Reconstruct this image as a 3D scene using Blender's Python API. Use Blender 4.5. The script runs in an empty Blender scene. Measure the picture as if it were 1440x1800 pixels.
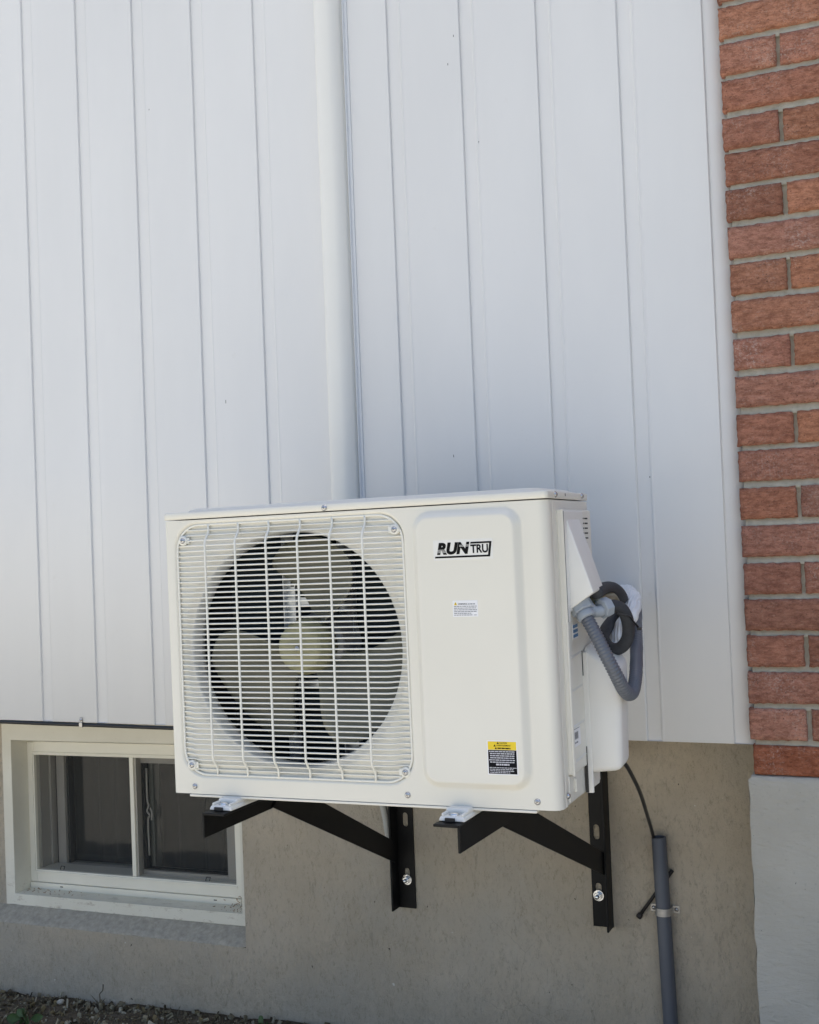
import bpy, bmesh, math, random
from mathutils import Vector, Matrix, Euler

random.seed(11)
scene = bpy.context.scene
COL = scene.collection

# ------------------------------------------------------------------ camera, sky, sun, exposure
cam_d = bpy.data.cameras.new("camera")
cam = bpy.data.objects.new("camera", cam_d)
COL.objects.link(cam)
_yaw, _pitch, _roll = -0.4171, 0.0235, -0.0389
_fw = Vector((math.sin(_yaw) * math.cos(_pitch), math.cos(_yaw) * math.cos(_pitch), math.sin(_pitch)))
_r = Vector((math.cos(_yaw), -math.sin(_yaw), 0.0))
_u = _r.cross(_fw)
_r2 = _r * math.cos(_roll) + _u * math.sin(_roll)
_u2 = -_r * math.sin(_roll) + _u * math.cos(_roll)
cam.matrix_world = Matrix((
    (_r2.x, _u2.x, -_fw.x, 1.5123),
    (_r2.y, _u2.y, -_fw.y, -2.1275),
    (_r2.z, _u2.z, -_fw.z, 1.1067),
    (0, 0, 0, 1)))
cam_d.sensor_fit = 'VERTICAL'
cam_d.sensor_height = 36.0
cam_d.lens = 2098.76 / 1800.0 * 36.0
cam_d.clip_start = 0.02
cam_d.clip_end = 300.0
scene.camera = cam

SUN_EL = math.radians(76)
SUN_AZ = math.radians(12)          # behind the house
world = bpy.data.worlds.new("World")
scene.world = world
world.use_nodes = True
wn = world.node_tree
bg = wn.nodes["Background"]
sky = wn.nodes.new("ShaderNodeTexSky")
sky.sky_type = 'NISHITA'
sky.sun_disc = False
sky.sun_elevation = SUN_EL
sky.sun_rotation = SUN_AZ
sky.air_density = 1.0
sky.dust_density = 2.5
sky.ozone_density = 0.6
wn.links.new(sky.outputs[0], bg.inputs[0])
bg.inputs[1].default_value = 0.10

sun_d = bpy.data.lights.new("sun", 'SUN')
sun_d.energy = 5.0
sun_d.angle = math.radians(0.5)
sun_d.color = (1.0, 0.95, 0.87)
sun = bpy.data.objects.new("sun", sun_d)
COL.objects.link(sun)
_sd = Vector((math.sin(SUN_AZ) * math.cos(SUN_EL), math.cos(SUN_AZ) * math.cos(SUN_EL), math.sin(SUN_EL)))
sun.rotation_euler = _sd.to_track_quat('Z', 'Y').to_euler()
sun.location = (0, 8, 12)

vs = scene.view_settings
vs.view_transform = 'Standard'
vs.look = 'None'
vs.gamma = 1.0
vs.exposure = 1.13

# ------------------------------------------------------------------ materials
MATS = {}


class N:
    """small helper round a node tree"""
    def __init__(self, name):
        self.mat = bpy.data.materials.new(name)
        self.mat.use_nodes = True
        self.t = self.mat.node_tree
        self.p = self.t.nodes["Principled BSDF"]
        self.out = self.t.nodes["Material Output"]
        MATS[name] = self.mat

    def new(self, typ, **kw):
        n = self.t.nodes.new(typ)
        for k, v in kw.items():
            if hasattr(n, k):
                setattr(n, k, v)
            else:
                n.inputs[k.replace('_', ' ')].default_value = v
        return n

    def link(self, a, b):
        self.t.links.new(a, b)

    def coord(self, scale=(1, 1, 1), rot=(0, 0, 0)):
        tc = self.new("ShaderNodeTexCoord")
        mp = self.new("ShaderNodeMapping")
        mp.inputs["Scale"].default_value = scale
        mp.inputs["Rotation"].default_value = rot
        self.link(tc.outputs["Object"], mp.inputs[0])
        return mp.outputs[0]

    def noise(self, scale, detail=4, rough=.55, vec=None):
        n = self.new("ShaderNodeTexNoise")
        n.inputs["Scale"].default_value = scale
        n.inputs["Detail"].default_value = detail
        n.inputs["Roughness"].default_value = rough
        self.link(vec if vec else self.coord(), n.inputs["Vector"])
        return n.outputs["Fac"]

    def ramp(self, fac, stops):
        r = self.new("ShaderNodeValToRGB")
        el = r.color_ramp.elements
        while len(el) < len(stops):
            el.new(0.5)
        for e, (p, c) in zip(el, stops):
            e.position = p
            e.color = (*c, 1) if len(c) == 3 else c
        self.link(fac, r.inputs[0])
        return r.outputs[0]

    def mix(self, a, b, fac, mode='MIX'):
        m = self.new("ShaderNodeMix", data_type='RGBA', blend_type=mode)
        for s, v in ((m.inputs[0], fac), (m.inputs[6], a), (m.inputs[7], b)):
            if isinstance(v, bpy.types.NodeSocket):
                self.link(v, s)
            elif isinstance(v, (int, float)):
                s.default_value = v
            else:
                s.default_value = (*v, 1)
        return m.outputs[2]

    def math(self, op, a, b=None):
        m = self.new("ShaderNodeMath", operation=op)
        for i, v in enumerate((a, b)):
            if v is None:
                continue
            if isinstance(v, bpy.types.NodeSocket):
                self.link(v, m.inputs[i])
            else:
                m.inputs[i].default_value = v
        return m.outputs[0]

    def bump(self, h, dist, strength=1.0, normal=None):
        b = self.new("ShaderNodeBump")
        b.inputs["Distance"].default_value = dist
        b.inputs["Strength"].default_value = strength
        self.link(h, b.inputs["Height"])
        if normal:
            self.link(normal, b.inputs["Normal"])
        self.link(b.outputs[0], self.p.inputs["Normal"])
        return b.outputs[0]

    def base(self, c):
        if isinstance(c, bpy.types.NodeSocket):
            self.link(c, self.p.inputs["Base Color"])
        else:
            self.p.inputs["Base Color"].default_value = (*c, 1)
        return self

    def set(self, rough=None, metal=None, spec=None):
        for k, v in (("Roughness", rough), ("Metallic", metal), ("Specular IOR Level", spec)):
            if v is None:
                continue
            if isinstance(v, bpy.types.NodeSocket):
                self.link(v, self.p.inputs[k])
            else:
                self.p.inputs[k].default_value = v
        return self


def simple(name, c, rough=.5, metal=0, spec=.5, var=.06, nscale=60, bump=0.0, bscale=400):
    n = N(name)
    f = n.noise(nscale, 5, .6)
    lo = tuple(x * (1 - var) for x in c)
    hi = tuple(min(1, x * (1 + var)) for x in c)
    n.base(n.ramp(f, [(.3, lo), (.7, hi)]))
    n.set(rough, metal, spec)
    if bump:
        n.bump(n.noise(bscale, 3, .5), bump)
    return n.mat


# siding vinyl: faint dust, grain, a few tiny dark nicks
n = N("siding_vinyl")
v = n.coord((1, 1, .25))
dust = n.noise(2.2, 5, .6, v)
c = n.ramp(dust, [(.35, (.735, .735, .735)), (.7, (.81, .808, .805))])
sp = n.noise(24, 6, .75, n.coord((1, 1, .7)))
c = n.mix(c, (.55, .53, .48), n.math('MULTIPLY', n.ramp(sp, [(.64, (0, 0, 0)), (.80, (1, 1, 1))]), .35))
n.base(c).set(n.ramp(n.noise(9, 3), [(.3, (.36, .36, .36)), (.7, (.5, .5, .5))]), 0, .4)
n.bump(n.noise(4, 3, .5, n.coord((3, 1, .5))), .0018, .6)

simple("cover_plastic", (.83, .82, .78), .35, var=.02, nscale=5)
simple("cover_strip", (.72, .74, .77), .4, var=.02, nscale=5)
n = N("cabinet_paint")
c = n.ramp(n.noise(3, 3), [(.3, (.745, .722, .645)), (.7, (.775, .752, .68))])
n.base(c).set(n.ramp(n.noise(14, 4), [(.3, (.30, .30, .30)), (.7, (.38, .38, .38))]), 0, .5)
n.bump(n.noise(900, 2), .00012, .35)
simple("grille_wire", (.80, .79, .73), .32, var=.02)
simple("cover_white", (.78, .77, .735), .4, var=.025, nscale=12, bump=.00008, bscale=700)
simple("shroud_paint", (.72, .72, .70), .4, var=.03)

# fan: greenish translucent plastic
n = N("fan_plastic")
n.base(n.ramp(n.noise(14, 4), [(.3, (.17, .17, .125)), (.7, (.22, .218, .17))])).set(.35, 0, .5)
tr = n.new("ShaderNodeBsdfTranslucent")
tr.inputs[0].default_value = (.34, .33, .20, 1)
ms = n.new("ShaderNodeMixShader")
ms.inputs[0].default_value = .22
n.link(n.p.outputs[0], ms.inputs[1])
n.link(tr.outputs[0], ms.inputs[2])
n.link(ms.outputs[0], n.out.inputs[0])
simple("fan_hub_plastic", (.35, .335, .195), .35, var=.05)

simple("galvanised", (.60, .62, .64), .32, .85, var=.1, nscale=90)
simple("zinc", (.72, .73, .74), .22, .95, var=.12, nscale=200)
simple("screw_steel", (.55, .55, .56), .25, .9, var=.1, nscale=300)
simple("dark_slot", (.03, .03, .03), .7)
n = N("coil_fins")
w = n.new("ShaderNodeTexWave", wave_type='BANDS', bands_direction='X')
w.inputs["Scale"].default_value = 220
n.link(n.coord(), w.inputs["Vector"])
w2 = n.new("ShaderNodeTexWave", wave_type='BANDS', bands_direction='Z')
w2.inputs["Scale"].default_value = 24
n.link(n.coord(), w2.inputs["Vector"])
n.base(n.mix((.012, .022, .030), (.045, .075, .095), w2.outputs[1])).set(.35, .3, .5)
n.bump(w.outputs[1], .001, .6)
simple("inner_metal", (.05, .055, .06), .45, .4, var=.2)
simple("motor_body", (.20, .205, .21), .4, .3, var=.1)
n = N("bracket_steel")
n.base(n.ramp(n.noise(40, 5), [(.35, (.005, .0052, .0055)), (.75, (.009, .009, .0095))])).set(.5, 0, .22)
n.bump(n.noise(500, 2), .00015, .4)
simple("pad_white", (.80, .785, .74), .35, var=.03)
simple("pad_black", (.02, .02, .02), .6)
simple("pvc_grey", (.150, .165, .195), .42, var=.08, nscale=20)
n = N("pipe_pvc")
c = n.ramp(n.noise(9, 5, .6, n.coord((1, 1, .3))), [(.3, (.085, .092, .110)), (.7, (.115, .122, .140))])
n.base(c).set(.45, 0, .4)
simple("conduit_grey", (.125, .138, .165), .36, var=.06)
simple("fitting_grey", (.34, .38, .43), .4, var=.05)
simple("foam_black", (.040, .043, .050), .75, var=.15, nscale=150, bump=.0004, bscale=300)
n = N("wrap_white")
n.base(n.ramp(n.noise(30, 5), [(.3, (.70, .73, .77)), (.7, (.82, .84, .86))])).set(.35)
wv = n.new("ShaderNodeTexWave", wave_type='BANDS', bands_direction='X')
wv.inputs["Scale"].default_value = 60
wv.inputs["Distortion"].default_value = 4
n.link(n.coord(), wv.inputs["Vector"])
n.bump(wv.outputs[1], .002, .6)
simple("cable_black", (.008, .008, .009), .4, var=.1)
simple("drain_hose", (.46, .46, .43), .5, var=.06)
simple("brass", (.30, .29, .20), .35, .5, var=.1)
simple("label_white", (.84, .84, .87), .35, var=.01)
simple("badge_film", (.80, .79, .755), .25, var=.01)
simple("label_yellow", (.82, .60, .01), .35, var=.02)
simple("label_black", (.004, .0045, .008), .55, spec=.12, var=.05)
simple("print_black", (.005, .005, .006), .55, spec=.12, var=.05)
simple("print_grey", (.22, .23, .26), .4, var=.05)
simple("print_white", (.55, .56, .62), .4, var=.05)
simple("print_blue", (.05, .20, .42), .35, var=.05)

# bricks: colour per brick, mottling, pits, pale bloom
n = N("brick")
at = n.new("ShaderNodeAttribute", attribute_name="tint")
mott = n.noise(120, 7, .74, n.coord((.55, 1, 1.3)))
c = n.mix(at.outputs["Color"], n.mix(at.outputs["Color"], (.50, .44, .42), .9, 'MULTIPLY'),
          n.ramp(mott, [(.40, (0, 0, 0)), (.62, (1, 1, 1))]))
pits = n.noise(330, 3, .6)
c = n.mix(c, (.09, .045, .03), n.ramp(pits, [(.28, (1, 1, 1)), (.38, (0, 0, 0))]))
bl = n.math('MULTIPLY', n.ramp(n.noise(9, 3, .6), [(.50, (0, 0, 0)), (.68, (1, 1, 1))]),
            n.ramp(n.noise(260, 5, .75), [(.50, (0, 0, 0)), (.66, (1, 1, 1))]))
c = n.mix(c, (.72, .63, .57), n.math('MULTIPLY', bl, .6))
lite = n.noise(230, 4, .7, n.coord((.5, 1, 1.4), (0, 0, 1)))
c = n.mix(c, (.66, .44, .34), n.math('MULTIPLY', n.ramp(lite, [(.57, (0, 0, 0)), (.70, (1, 1, 1))]), .38))
n.base(c).set(.9, 0, .25)
hh = n.math('ADD', n.math('MULTIPLY', n.noise(120, 7, .74, n.coord((.55, 1, 1.3))), 1.0), n.math('MULTIPLY', n.noise(330, 3, .6), .8))
n.bump(hh, .0048, 1.0)
n = N("mortar")
c = n.ramp(n.noise(60, 6, .7), [(.3, (.37, .345, .28)), (.7, (.52, .485, .405))])
c = n.mix(c, (.12, .11, .10), n.ramp(n.noise(420, 2), [(.24, (1, 1, 1)), (.31, (0, 0, 0))]))
n.base(c).set(.95, 0, .2)
n.bump(n.noise(380, 4, .7), .0015, .8)

# smooth trowelled foundation render
n = N("render_beige")
c = n.ramp(n.noise(3.2, 8, .66), [(.28, (.475, .405, .303)), (.5, (.57, .488, .374)), (.72, (.655, .568, .448))])
c = n.mix(c, (.47, .44, .375), n.math('MULTIPLY', n.ramp(n.noise(1.6, 4, .6, n.coord((1, 1, 1), (0, .4, 2))), [(.45, (0, 0, 0)), (.62, (1, 1, 1))]), .7))
c = n.mix(c, (.30, .262, .205), n.math('MULTIPLY', n.ramp(n.noise(26, 7, .76), [(.55, (0, 0, 0)), (.74, (1, 1, 1))]), .4))
c = n.mix(c, (.60, .57, .50), n.math('MULTIPLY', n.ramp(n.noise(34, 6, .8, n.coord((1, 1, .45), (0, .6, 1))), [(.60, (0, 0, 0)), (.74, (1, 1, 1))]), .45))
c = n.mix(c, (.06, .052, .045), n.ramp(n.noise(70, 2, .5), [(.205, (1, 1, 1)), (.235, (0, 0, 0))]))
c = n.mix(c, (.80, .77, .70), n.ramp(n.noise(55, 2, .5, n.coord((1, 1, 1), (0, .3, 1))), [(.765, (0, 0, 0)), (.79, (1, 1, 1))]))
# scraped trowel streaks
c = n.mix(c, (.27, .235, .185), n.math('MULTIPLY', n.ramp(n.noise(22, 6, .82, n.coord((1.6, 1, .35), (0, .7, 0))), [(.62, (0, 0, 0)), (.69, (1, 1, 1))]), .5))
# hairline cracks here and there
vo = n.new("ShaderNodeTexVoronoi", feature='DISTANCE_TO_EDGE')
vo.inputs["Scale"].default_value = 4.5
wp = n.new("ShaderNodeMix", data_type='VECTOR')
wp.inputs[0].default_value = .06
n.link(n.coord(), wp.inputs[4])
nz = n.new("ShaderNodeTexNoise")
nz.inputs["Scale"].default_value = 9
nz.inputs["Detail"].default_value = 6
n.link(n.coord(), nz.inputs["Vector"])
n.link(nz.outputs["Color"], wp.inputs[5])
n.link(wp.outputs[1], vo.inputs["Vector"])
crk = n.math('MULTIPLY', n.ramp(vo.outputs["Distance"], [(.0, (1, 1, 1)), (.0035, (0, 0, 0))]),
             n.ramp(n.noise(3.1, 3, .5, n.coord((1, 1, 1), (0, 1, 3))), [(.54, (0, 0, 0)), (.62, (1, 1, 1))]))
c = n.mix(c, (.16, .14, .11), n.math('MULTIPLY', crk, .35))
# soil splashed up from the ground
sep = n.new("ShaderNodeSeparateXYZ")
tc = n.new("ShaderNodeTexCoord")
n.link(tc.outputs["Object"], sep.inputs[0])
spl = n.math('MULTIPLY', n.ramp(sep.outputs[2], [(.06, (1, 1, 1)), (.20, (0, 0, 0))]),
             n.ramp(n.noise(42, 7, .8), [(.44, (0, 0, 0)), (.66, (1, 1, 1))]))
c = n.mix(c, (.30, .245, .17), n.math('MULTIPLY', spl, .4))
c = n.mix(c, (.33, .28, .205), n.math('MULTIPLY', n.ramp(n.noise(110, 8, .85, n.coord((1.2, 1, .55), (0, .8, 0))), [(.52, (0, 0, 0)), (.64, (1, 1, 1))]), .75))
n.base(c).set(.85, 0, .25)
b1 = n.math('ADD', n.math('MULTIPLY', n.noise(45, 7, .74, n.coord((1.6, 1, .7), (0, .5, 0))), 1.0),
            n.math('MULTIPLY', n.noise(9, 4, .5, n.coord((1, 1, .6), (0, .5, 1))), 2.2))
b1 = n.math('ADD', b1, n.math('MULTIPLY', n.noise(240, 4, .7), .28))
n.bump(b1, .0085, 1.0)
simple("sill_cement", (.40, .365, .30), .85, spec=.2, var=.2, nscale=75, bump=.0020, bscale=160)
# brushed grey parging under the bricks
n = N("parging_grey")
c = n.ramp(n.noise(6, 6, .6), [(.3, (.54, .52, .46)), (.7, (.63, .61, .55))])
c = n.mix(c, (.12, .12, .115), n.ramp(n.noise(130, 3, .6), [(.25, (1, 1, 1)), (.30, (0, 0, 0))]))
c = n.mix(c, (.34, .335, .31), n.math('MULTIPLY', n.ramp(n.noise(90, 5, .75), [(.60, (0, 0, 0)), (.74, (1, 1, 1))]), .5))
n.base(c).set(.85, 0, .25)
wv = n.new("ShaderNodeTexWave", wave_type='RINGS', rings_direction='Y')
wv.inputs["Scale"].default_value = 11
wv.inputs["Distortion"].default_value = 22
wv.inputs["Detail"].default_value = 4
wv.inputs["Detail Scale"].default_value = 1.6
n.link(n.coord((.5, 1, 1.2), (0, .3, 0)), wv.inputs["Vector"])
hb = n.math('ADD', n.math('MULTIPLY', wv.outputs[1], .16), n.math('MULTIPLY', n.noise(95, 7, .8, n.coord((.45, 1, 1.3), (0, .35, 0))), 1.2))
n.bump(hb, .0055, 1.0)

# window
n = N("trim_white")
c = n.ramp(n.noise(8, 5), [(.3, (.73, .69, .57)), (.7, (.81, .775, .66))])
sep = n.new("ShaderNodeSeparateXYZ")
tc = n.new("ShaderNodeTexCoord")
n.link(tc.outputs["Object"], sep.inputs[0])
low = n.ramp(sep.outputs[2], [(.29, (1, 1, 1)), (.37, (0, 0, 0))])
dirt = n.ramp(n.noise(55, 7, .75, n.coord((.55, 1, 1.4))), [(.55, (0, 0, 0)), (.68, (1, 1, 1))])
c = n.mix(c, (.25, .17, .09), n.math('MULTIPLY', n.math('MULTIPLY', dirt, low), .6))
c = n.mix(c, (.40, .33, .22), n.math('MULTIPLY', n.ramp(n.noise(90, 5, .7), [(.64, (0, 0, 0)), (.72, (1, 1, 1))]), .35))
n.base(c).set(.45, 0, .4)
n.bump(n.noise(30, 4), .0006, .5)
simple("vinyl_white", (.82, .78, .66), .4, var=.03, nscale=12)
simple("vinyl_taupe", (.48, .45, .395), .45, var=.05, nscale=14)
simple("gasket_dark", (.025, .024, .022), .6)
n = N("window_glass")
n.base((.6, .65, .62))
gl = n.new("ShaderNodeBsdfGlossy")
gl.inputs[1].default_value = .03
tp = n.new("ShaderNodeBsdfTransparent")
tp.inputs[0].default_value = (.86, .9, .88, 1)
fr = n.new("ShaderNodeFresnel")
fr.inputs[0].default_value = 1.5
ms = n.new("ShaderNodeMixShader")
n.link(fr.outputs[0], ms.inputs[0])
n.link(tp.outputs[0], ms.inputs[1])
n.link(gl.outputs[0], ms.inputs[2])
n.link(ms.outputs[0], n.out.inputs[0])
n = N("screen_mesh")
n.base((.055, .055, .052)).set(.7)
tp = n.new("ShaderNodeBsdfTransparent")
ms = n.new("ShaderNodeMixShader")
ms.inputs[0].default_value = .30
n.link(tp.outputs[0], ms.inputs[1])
n.link(n.p.outputs[0], ms.inputs[2])
n.link(ms.outputs[0], n.out.inputs[0])
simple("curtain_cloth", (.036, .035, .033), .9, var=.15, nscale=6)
simple("house_plaster", (.6, .58, .55), .8)
simple("roof_felt", (.09, .085, .08), .9)

# ground
n = N("soil_and_gravel")
soil = n.ramp(n.noise(40, 8, .7), [(.3, (.08, .064, .044)), (.5, (.145, .118, .082)), (.72, (.22, .185, .135))])
bounce_yard = n.ramp(n.noise(30, 8, .7), [(.3, (.44, .42, .365)), (.7, (.57, .545, .48))])  # pale gravel yard out of view, brightened to bounce sunlight onto the wall
tc = n.new("ShaderNodeTexCoord")
sep = n.new("ShaderNodeSeparateXYZ")
n.link(tc.outputs["Object"], sep.inputs[0])
edge = n.math('ADD', sep.outputs[1], n.math('MULTIPLY', n.noise(3, 5), .35))
gc = n.ramp(n.math('ADD', edge, 1.0), [(.93, (0, 0, 0)), (1.03, (1, 1, 1))])
dark_yard = n.ramp(n.noise(14, 8, .75), [(.3, (.085, .082, .066)), (.7, (.14, .132, .105))])  # unseen dark ground added far right to cut bounce on the unit's side
gx = n.ramp(n.math('MULTIPLY', n.math('ADD', sep.outputs[0], n.math('MULTIPLY', n.noise(2, 5), .5)), .25), [(.78, (0, 0, 0)), (.86, (1, 1, 1))])
n.base(n.mix(n.mix(bounce_yard, dark_yard, gx), soil, gc)).set(.95, 0, .2)
n.bump(n.noise(60, 8, .75), .02, .8)
n = N("chips")
at = n.new("ShaderNodeAttribute", attribute_name="tint")
n.base(n.mix(at.outputs["Color"], (.5, .5, .5), n.math('MULTIPLY', n.noise(200, 3), .3), 'MULTIPLY')).set(.9, 0, .2)
simple("weed_green", (.055, .10, .025), .6, var=.25, nscale=80)
simple("weed_dry", (.12, .10, .065), .8, var=.2, nscale=90)
simple("straw", (.30, .165, .06), .85, var=.3, nscale=90)
simple("pebble_stone", (.50, .46, .38), .7, var=.1, nscale=70)
simple("rusty_rod", (.035, .030, .027), .6, .3, var=.3, nscale=150)
simple("strap_metal", (.50, .48, .45), .4, .7, var=.1)


# ------------------------------------------------------------------ mesh builder
class MB:
    def __init__(self):
        self.v, self.f, self.fm, self.fs, self.tint = [], [], [], [], []
        self.mats = []
        self.cur = 0
        self.smooth = False
        self.col = None

    def mat(self, name, smooth=None):
        if name not in self.mats:
            self.mats.append(name)
        self.cur = self.mats.index(name)
        if smooth is not None:
            self.smooth = smooth
        return self

    def add(self, vs_, fs_, M=None):
        o = len(self.v)
        for p in vs_:
            self.v.append(tuple(M @ Vector(p)) if M else tuple(p))
        for q in fs_:
            self.f.append(tuple(o + i for i in q))
            self.fm.append(self.cur)
            self.fs.append(self.smooth)
            self.tint.append(self.col)
        return self

    def bm(self, b, M=None):
        b.verts.ensure_lookup_table()
        b.verts.index_update()
        return self.add([p.co[:] for p in b.verts], [[q.index for q in f.verts] for f in b.faces], M)

    def box(self, a, b, bev=0.0, seg=2, M=None):
        a, b = [min(p, q) for p, q in zip(a, b)], [max(p, q) for p, q in zip(a, b)]
        bb = bmesh.new()
        bmesh.ops.create_cube(bb, size=1)
        for p in bb.verts:
            p.co = Vector([(a[i] + b[i]) / 2 + p.co[i] * (b[i] - a[i]) for i in range(3)])
        if bev > 0:
            bmesh.ops.bevel(bb, geom=bb.edges[:], offset=bev, segments=seg, affect='EDGES', profile=.5)
        self.bm(bb, M)
        bb.free()
        return self

    def hexa(self, pts, bev=0.0, seg=2, M=None):
        """8 corner points: bottom ring 0-3, top ring 4-7"""
        bb = bmesh.new()
        vv = [bb.verts.new(p) for p in pts]
        for q in ((3, 2, 1, 0), (4, 5, 6, 7), (0, 1, 5, 4), (1, 2, 6, 5), (2, 3, 7, 6), (3, 0, 4, 7)):
            bb.faces.new([vv[i] for i in q])
        bmesh.ops.recalc_face_normals(bb, faces=bb.faces[:])
        if bev > 0:
            bmesh.ops.bevel(bb, geom=bb.edges[:], offset=bev, segments=seg, affect='EDGES', profile=.5)
        self.bm(bb, M)
        bb.free()
        return self

    def tube(self, pts, r, n=10, cap=True, closed=False):
        pts = [Vector(p) for p in pts]
        m = len(pts)
        rr = r if isinstance(r, (list, tuple)) else [r] * m
        tang = []
        for i in range(m):
            a = pts[(i - 1) % m] if (closed or i > 0) else pts[i]
            b = pts[(i + 1) % m] if (closed or i < m - 1) else pts[i]
            t = (b - a)
            tang.append(t.normalized() if t.length > 0 else Vector((0, 0, 1)))
        ref = Vector((0, 0, 1)) if abs(tang[0].z) < .9 else Vector((1, 0, 0))
        nrm = (ref - tang[0] * ref.dot(tang[0])).normalized()
        vs_, fs_ = [], []
        for i in range(m):
            nrm = (nrm - tang[i] * nrm.dot(tang[i])).normalized()
            bi = tang[i].cross(nrm)
            for k in range(n):
                a = 2 * math.pi * k / n
                vs_.append(pts[i] + (nrm * math.cos(a) + bi * math.sin(a)) * rr[i])
        for i in range(m if closed else m - 1):
            j = (i + 1) % m
            for k in range(n):
                l = (k + 1) % n
                fs_.append((i * n + k, i * n + l, j * n + l, j * n + k))
        if cap and not closed:
            fs_.append(tuple(range(n - 1, -1, -1)))
            fs_.append(tuple((m - 1) * n + k for k in range(n)))
        return self.add(vs_, fs_)

    def lathe(self, prof, c, axis, n=24, cap=False):
        """prof = [(radius, distance along axis)]"""
        ax = Vector(axis).normalized()
        ref = Vector((0, 0, 1)) if abs(ax.z) < .9 else Vector((1, 0, 0))
        e1 = (ref - ax * ref.dot(ax)).normalized()
        e2 = ax.cross(e1)
        vs_, fs_ = [], []
        for (r, h) in prof:
            for k in range(n):
                a = 2 * math.pi * k / n
                vs_.append(Vector(c) + ax * h + (e1 * math.cos(a) + e2 * math.sin(a)) * r)
        for i in range(len(prof) - 1):
            for k in range(n):
                l = (k + 1) % n
                fs_.append((i * n + k, i * n + l, (i + 1) * n + l, (i + 1) * n + k))
        if cap:
            fs_.append(tuple((len(prof) - 1) * n + k for k in range(n)))
            fs_.append(tuple(range(n - 1, -1, -1)))
        return self.add(vs_, fs_)

    def prism(self, poly, d, M=None):
        """poly = list of 3D points (planar), d = extrusion vector"""
        m = len(poly)
        d = Vector(d)
        vs_ = [Vector(p) for p in poly] + [Vector(p) + d for p in poly]
        fs_ = [tuple(range(m - 1, -1, -1)), tuple(range(m, 2 * m))]
        for i in range(m):
            j = (i + 1) % m
            fs_.append((i, j, m + j, m + i))
        return self.add(vs_, fs_, M)

    def build(self, name, parent=None, recalc=True):
        me = bpy.data.meshes.new(name)
        me.from_pydata(self.v, [], self.f)
        for mt in self.mats:
            me.materials.append(MATS[mt])
        me.polygons.foreach_set("material_index", self.fm)
        me.polygons.foreach_set("use_smooth", self.fs)
        if any(t is not None for t in self.tint):
            ca = me.color_attributes.new("tint", 'FLOAT_COLOR', 'CORNER')
            i = 0
            for p, t in zip(me.polygons, self.tint):
                for _ in range(p.loop_total):
                    ca.data[i].color = (*(t or (1, 1, 1)), 1)
                    i += 1
        me.update()
        if recalc:
            b = bmesh.new()
            b.from_mesh(me)
            bmesh.ops.recalc_face_normals(b, faces=b.faces[:])
            b.to_mesh(me)
            b.free()
        o = bpy.data.objects.new(name, me)
        COL.objects.link(o)
        if parent:
            o.parent = parent
        return o


def tag(o, label=None, cat=None, group=None, kind=None):
    for k_, v_ in (("label", label), ("category", cat), ("group", group), ("kind", kind)):
        if v_:
            o[k_] = v_
    return o


def thing(name, label, cat, loc=(0, 0, 0), group=None, rot=(0, 0, 0)):
    o = bpy.data.objects.new(name, None)
    COL.objects.link(o)
    o.empty_display_size = .05
    o.location = loc
    o.rotation_euler = rot
    return tag(o, label, cat, group)


def crv(pts, n=8):
    """Catmull-Rom resample"""
    P = [Vector(p) for p in pts]
    P = [P[0] * 2 - P[1]] + P + [P[-1] * 2 - P[-2]]
    out = []
    for i in range(1, len(P) - 2):
        for k in range(n):
            t = k / n
            a, b, c_, d = P[i - 1], P[i], P[i + 1], P[i + 2]
            out.append(.5 * ((2 * b) + (c_ - a) * t + (2 * a - 5 * b + 4 * c_ - d) * t * t + (3 * b - a - 3 * c_ + d) * t ** 3))
    out.append(P[-2])
    return out


_tc = {}


def text_mesh(body, size, bold=0.0, shear=0.0):
    key = (body, bold, shear)
    if key not in _tc:
        cu = bpy.data.curves.new("lettering", 'FONT')
        cu.body = body
        cu.size = 1.0
        cu.offset = bold
        cu.shear = shear
        cu.resolution_u = 4
        ob = bpy.data.objects.new("lettering", cu)
        COL.objects.link(ob)
        bpy.context.view_layer.update()
        me = bpy.data.meshes.new_from_object(ob.evaluated_get(bpy.context.evaluated_depsgraph_get()))
        _tc[key] = ([p.co[:] for p in me.vertices], [tuple(p.vertices) for p in me.polygons])
        bpy.data.objects.remove(ob)
        bpy.data.curves.remove(cu)
        bpy.data.meshes.remove(me)
    vs_, fs_ = _tc[key]
    x0 = min(p[0] for p in vs_)
    x1 = max(p[0] for p in vs_)
    y0 = min(p[1] for p in vs_)
    y1 = max(p[1] for p in vs_)
    return [((p[0] - x0) * size, (p[1] - y0) * size) for p in vs_], fs_, (x1 - x0) * size, (y1 - y0) * size


def put_text(mb, body, u0, w0, v, width=None, height=None, bold=0.0, shear=0.0):
    """flat lettering on a plane facing -y"""
    p, f, tw, th = text_mesh(body, 1.0, bold, shear)
    sx = width / tw if width else height / th
    sy = height / th if height else sx
    mb.add([(u0 + a * sx, v, w0 + b * sy) for a, b in p], f)


def smooth(t):
    t = max(0.0, min(1.0, t))
    return t * t * (3 - 2 * t)


def sd_rr(x, y, cx, cy, hx, hy, r):
    qx, qy = abs(x - cx) - hx + r, abs(y - cy) - hy + r
    return min(max(qx, qy), 0) + math.hypot(max(qx, 0), max(qy, 0)) - r


# ================================================================== HOUSE
house = thing("house", "house wall of white vertical siding over beige foundation, with red brick at the right", "house")
SX0, SP = -0.3547, 0.1524
SZ0 = 0.7309
TOP = 3.3
FY = 0.15     # face of the foundation; items on it were scaled about the camera to this depth
XL = SX0 - 24 * SP


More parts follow.
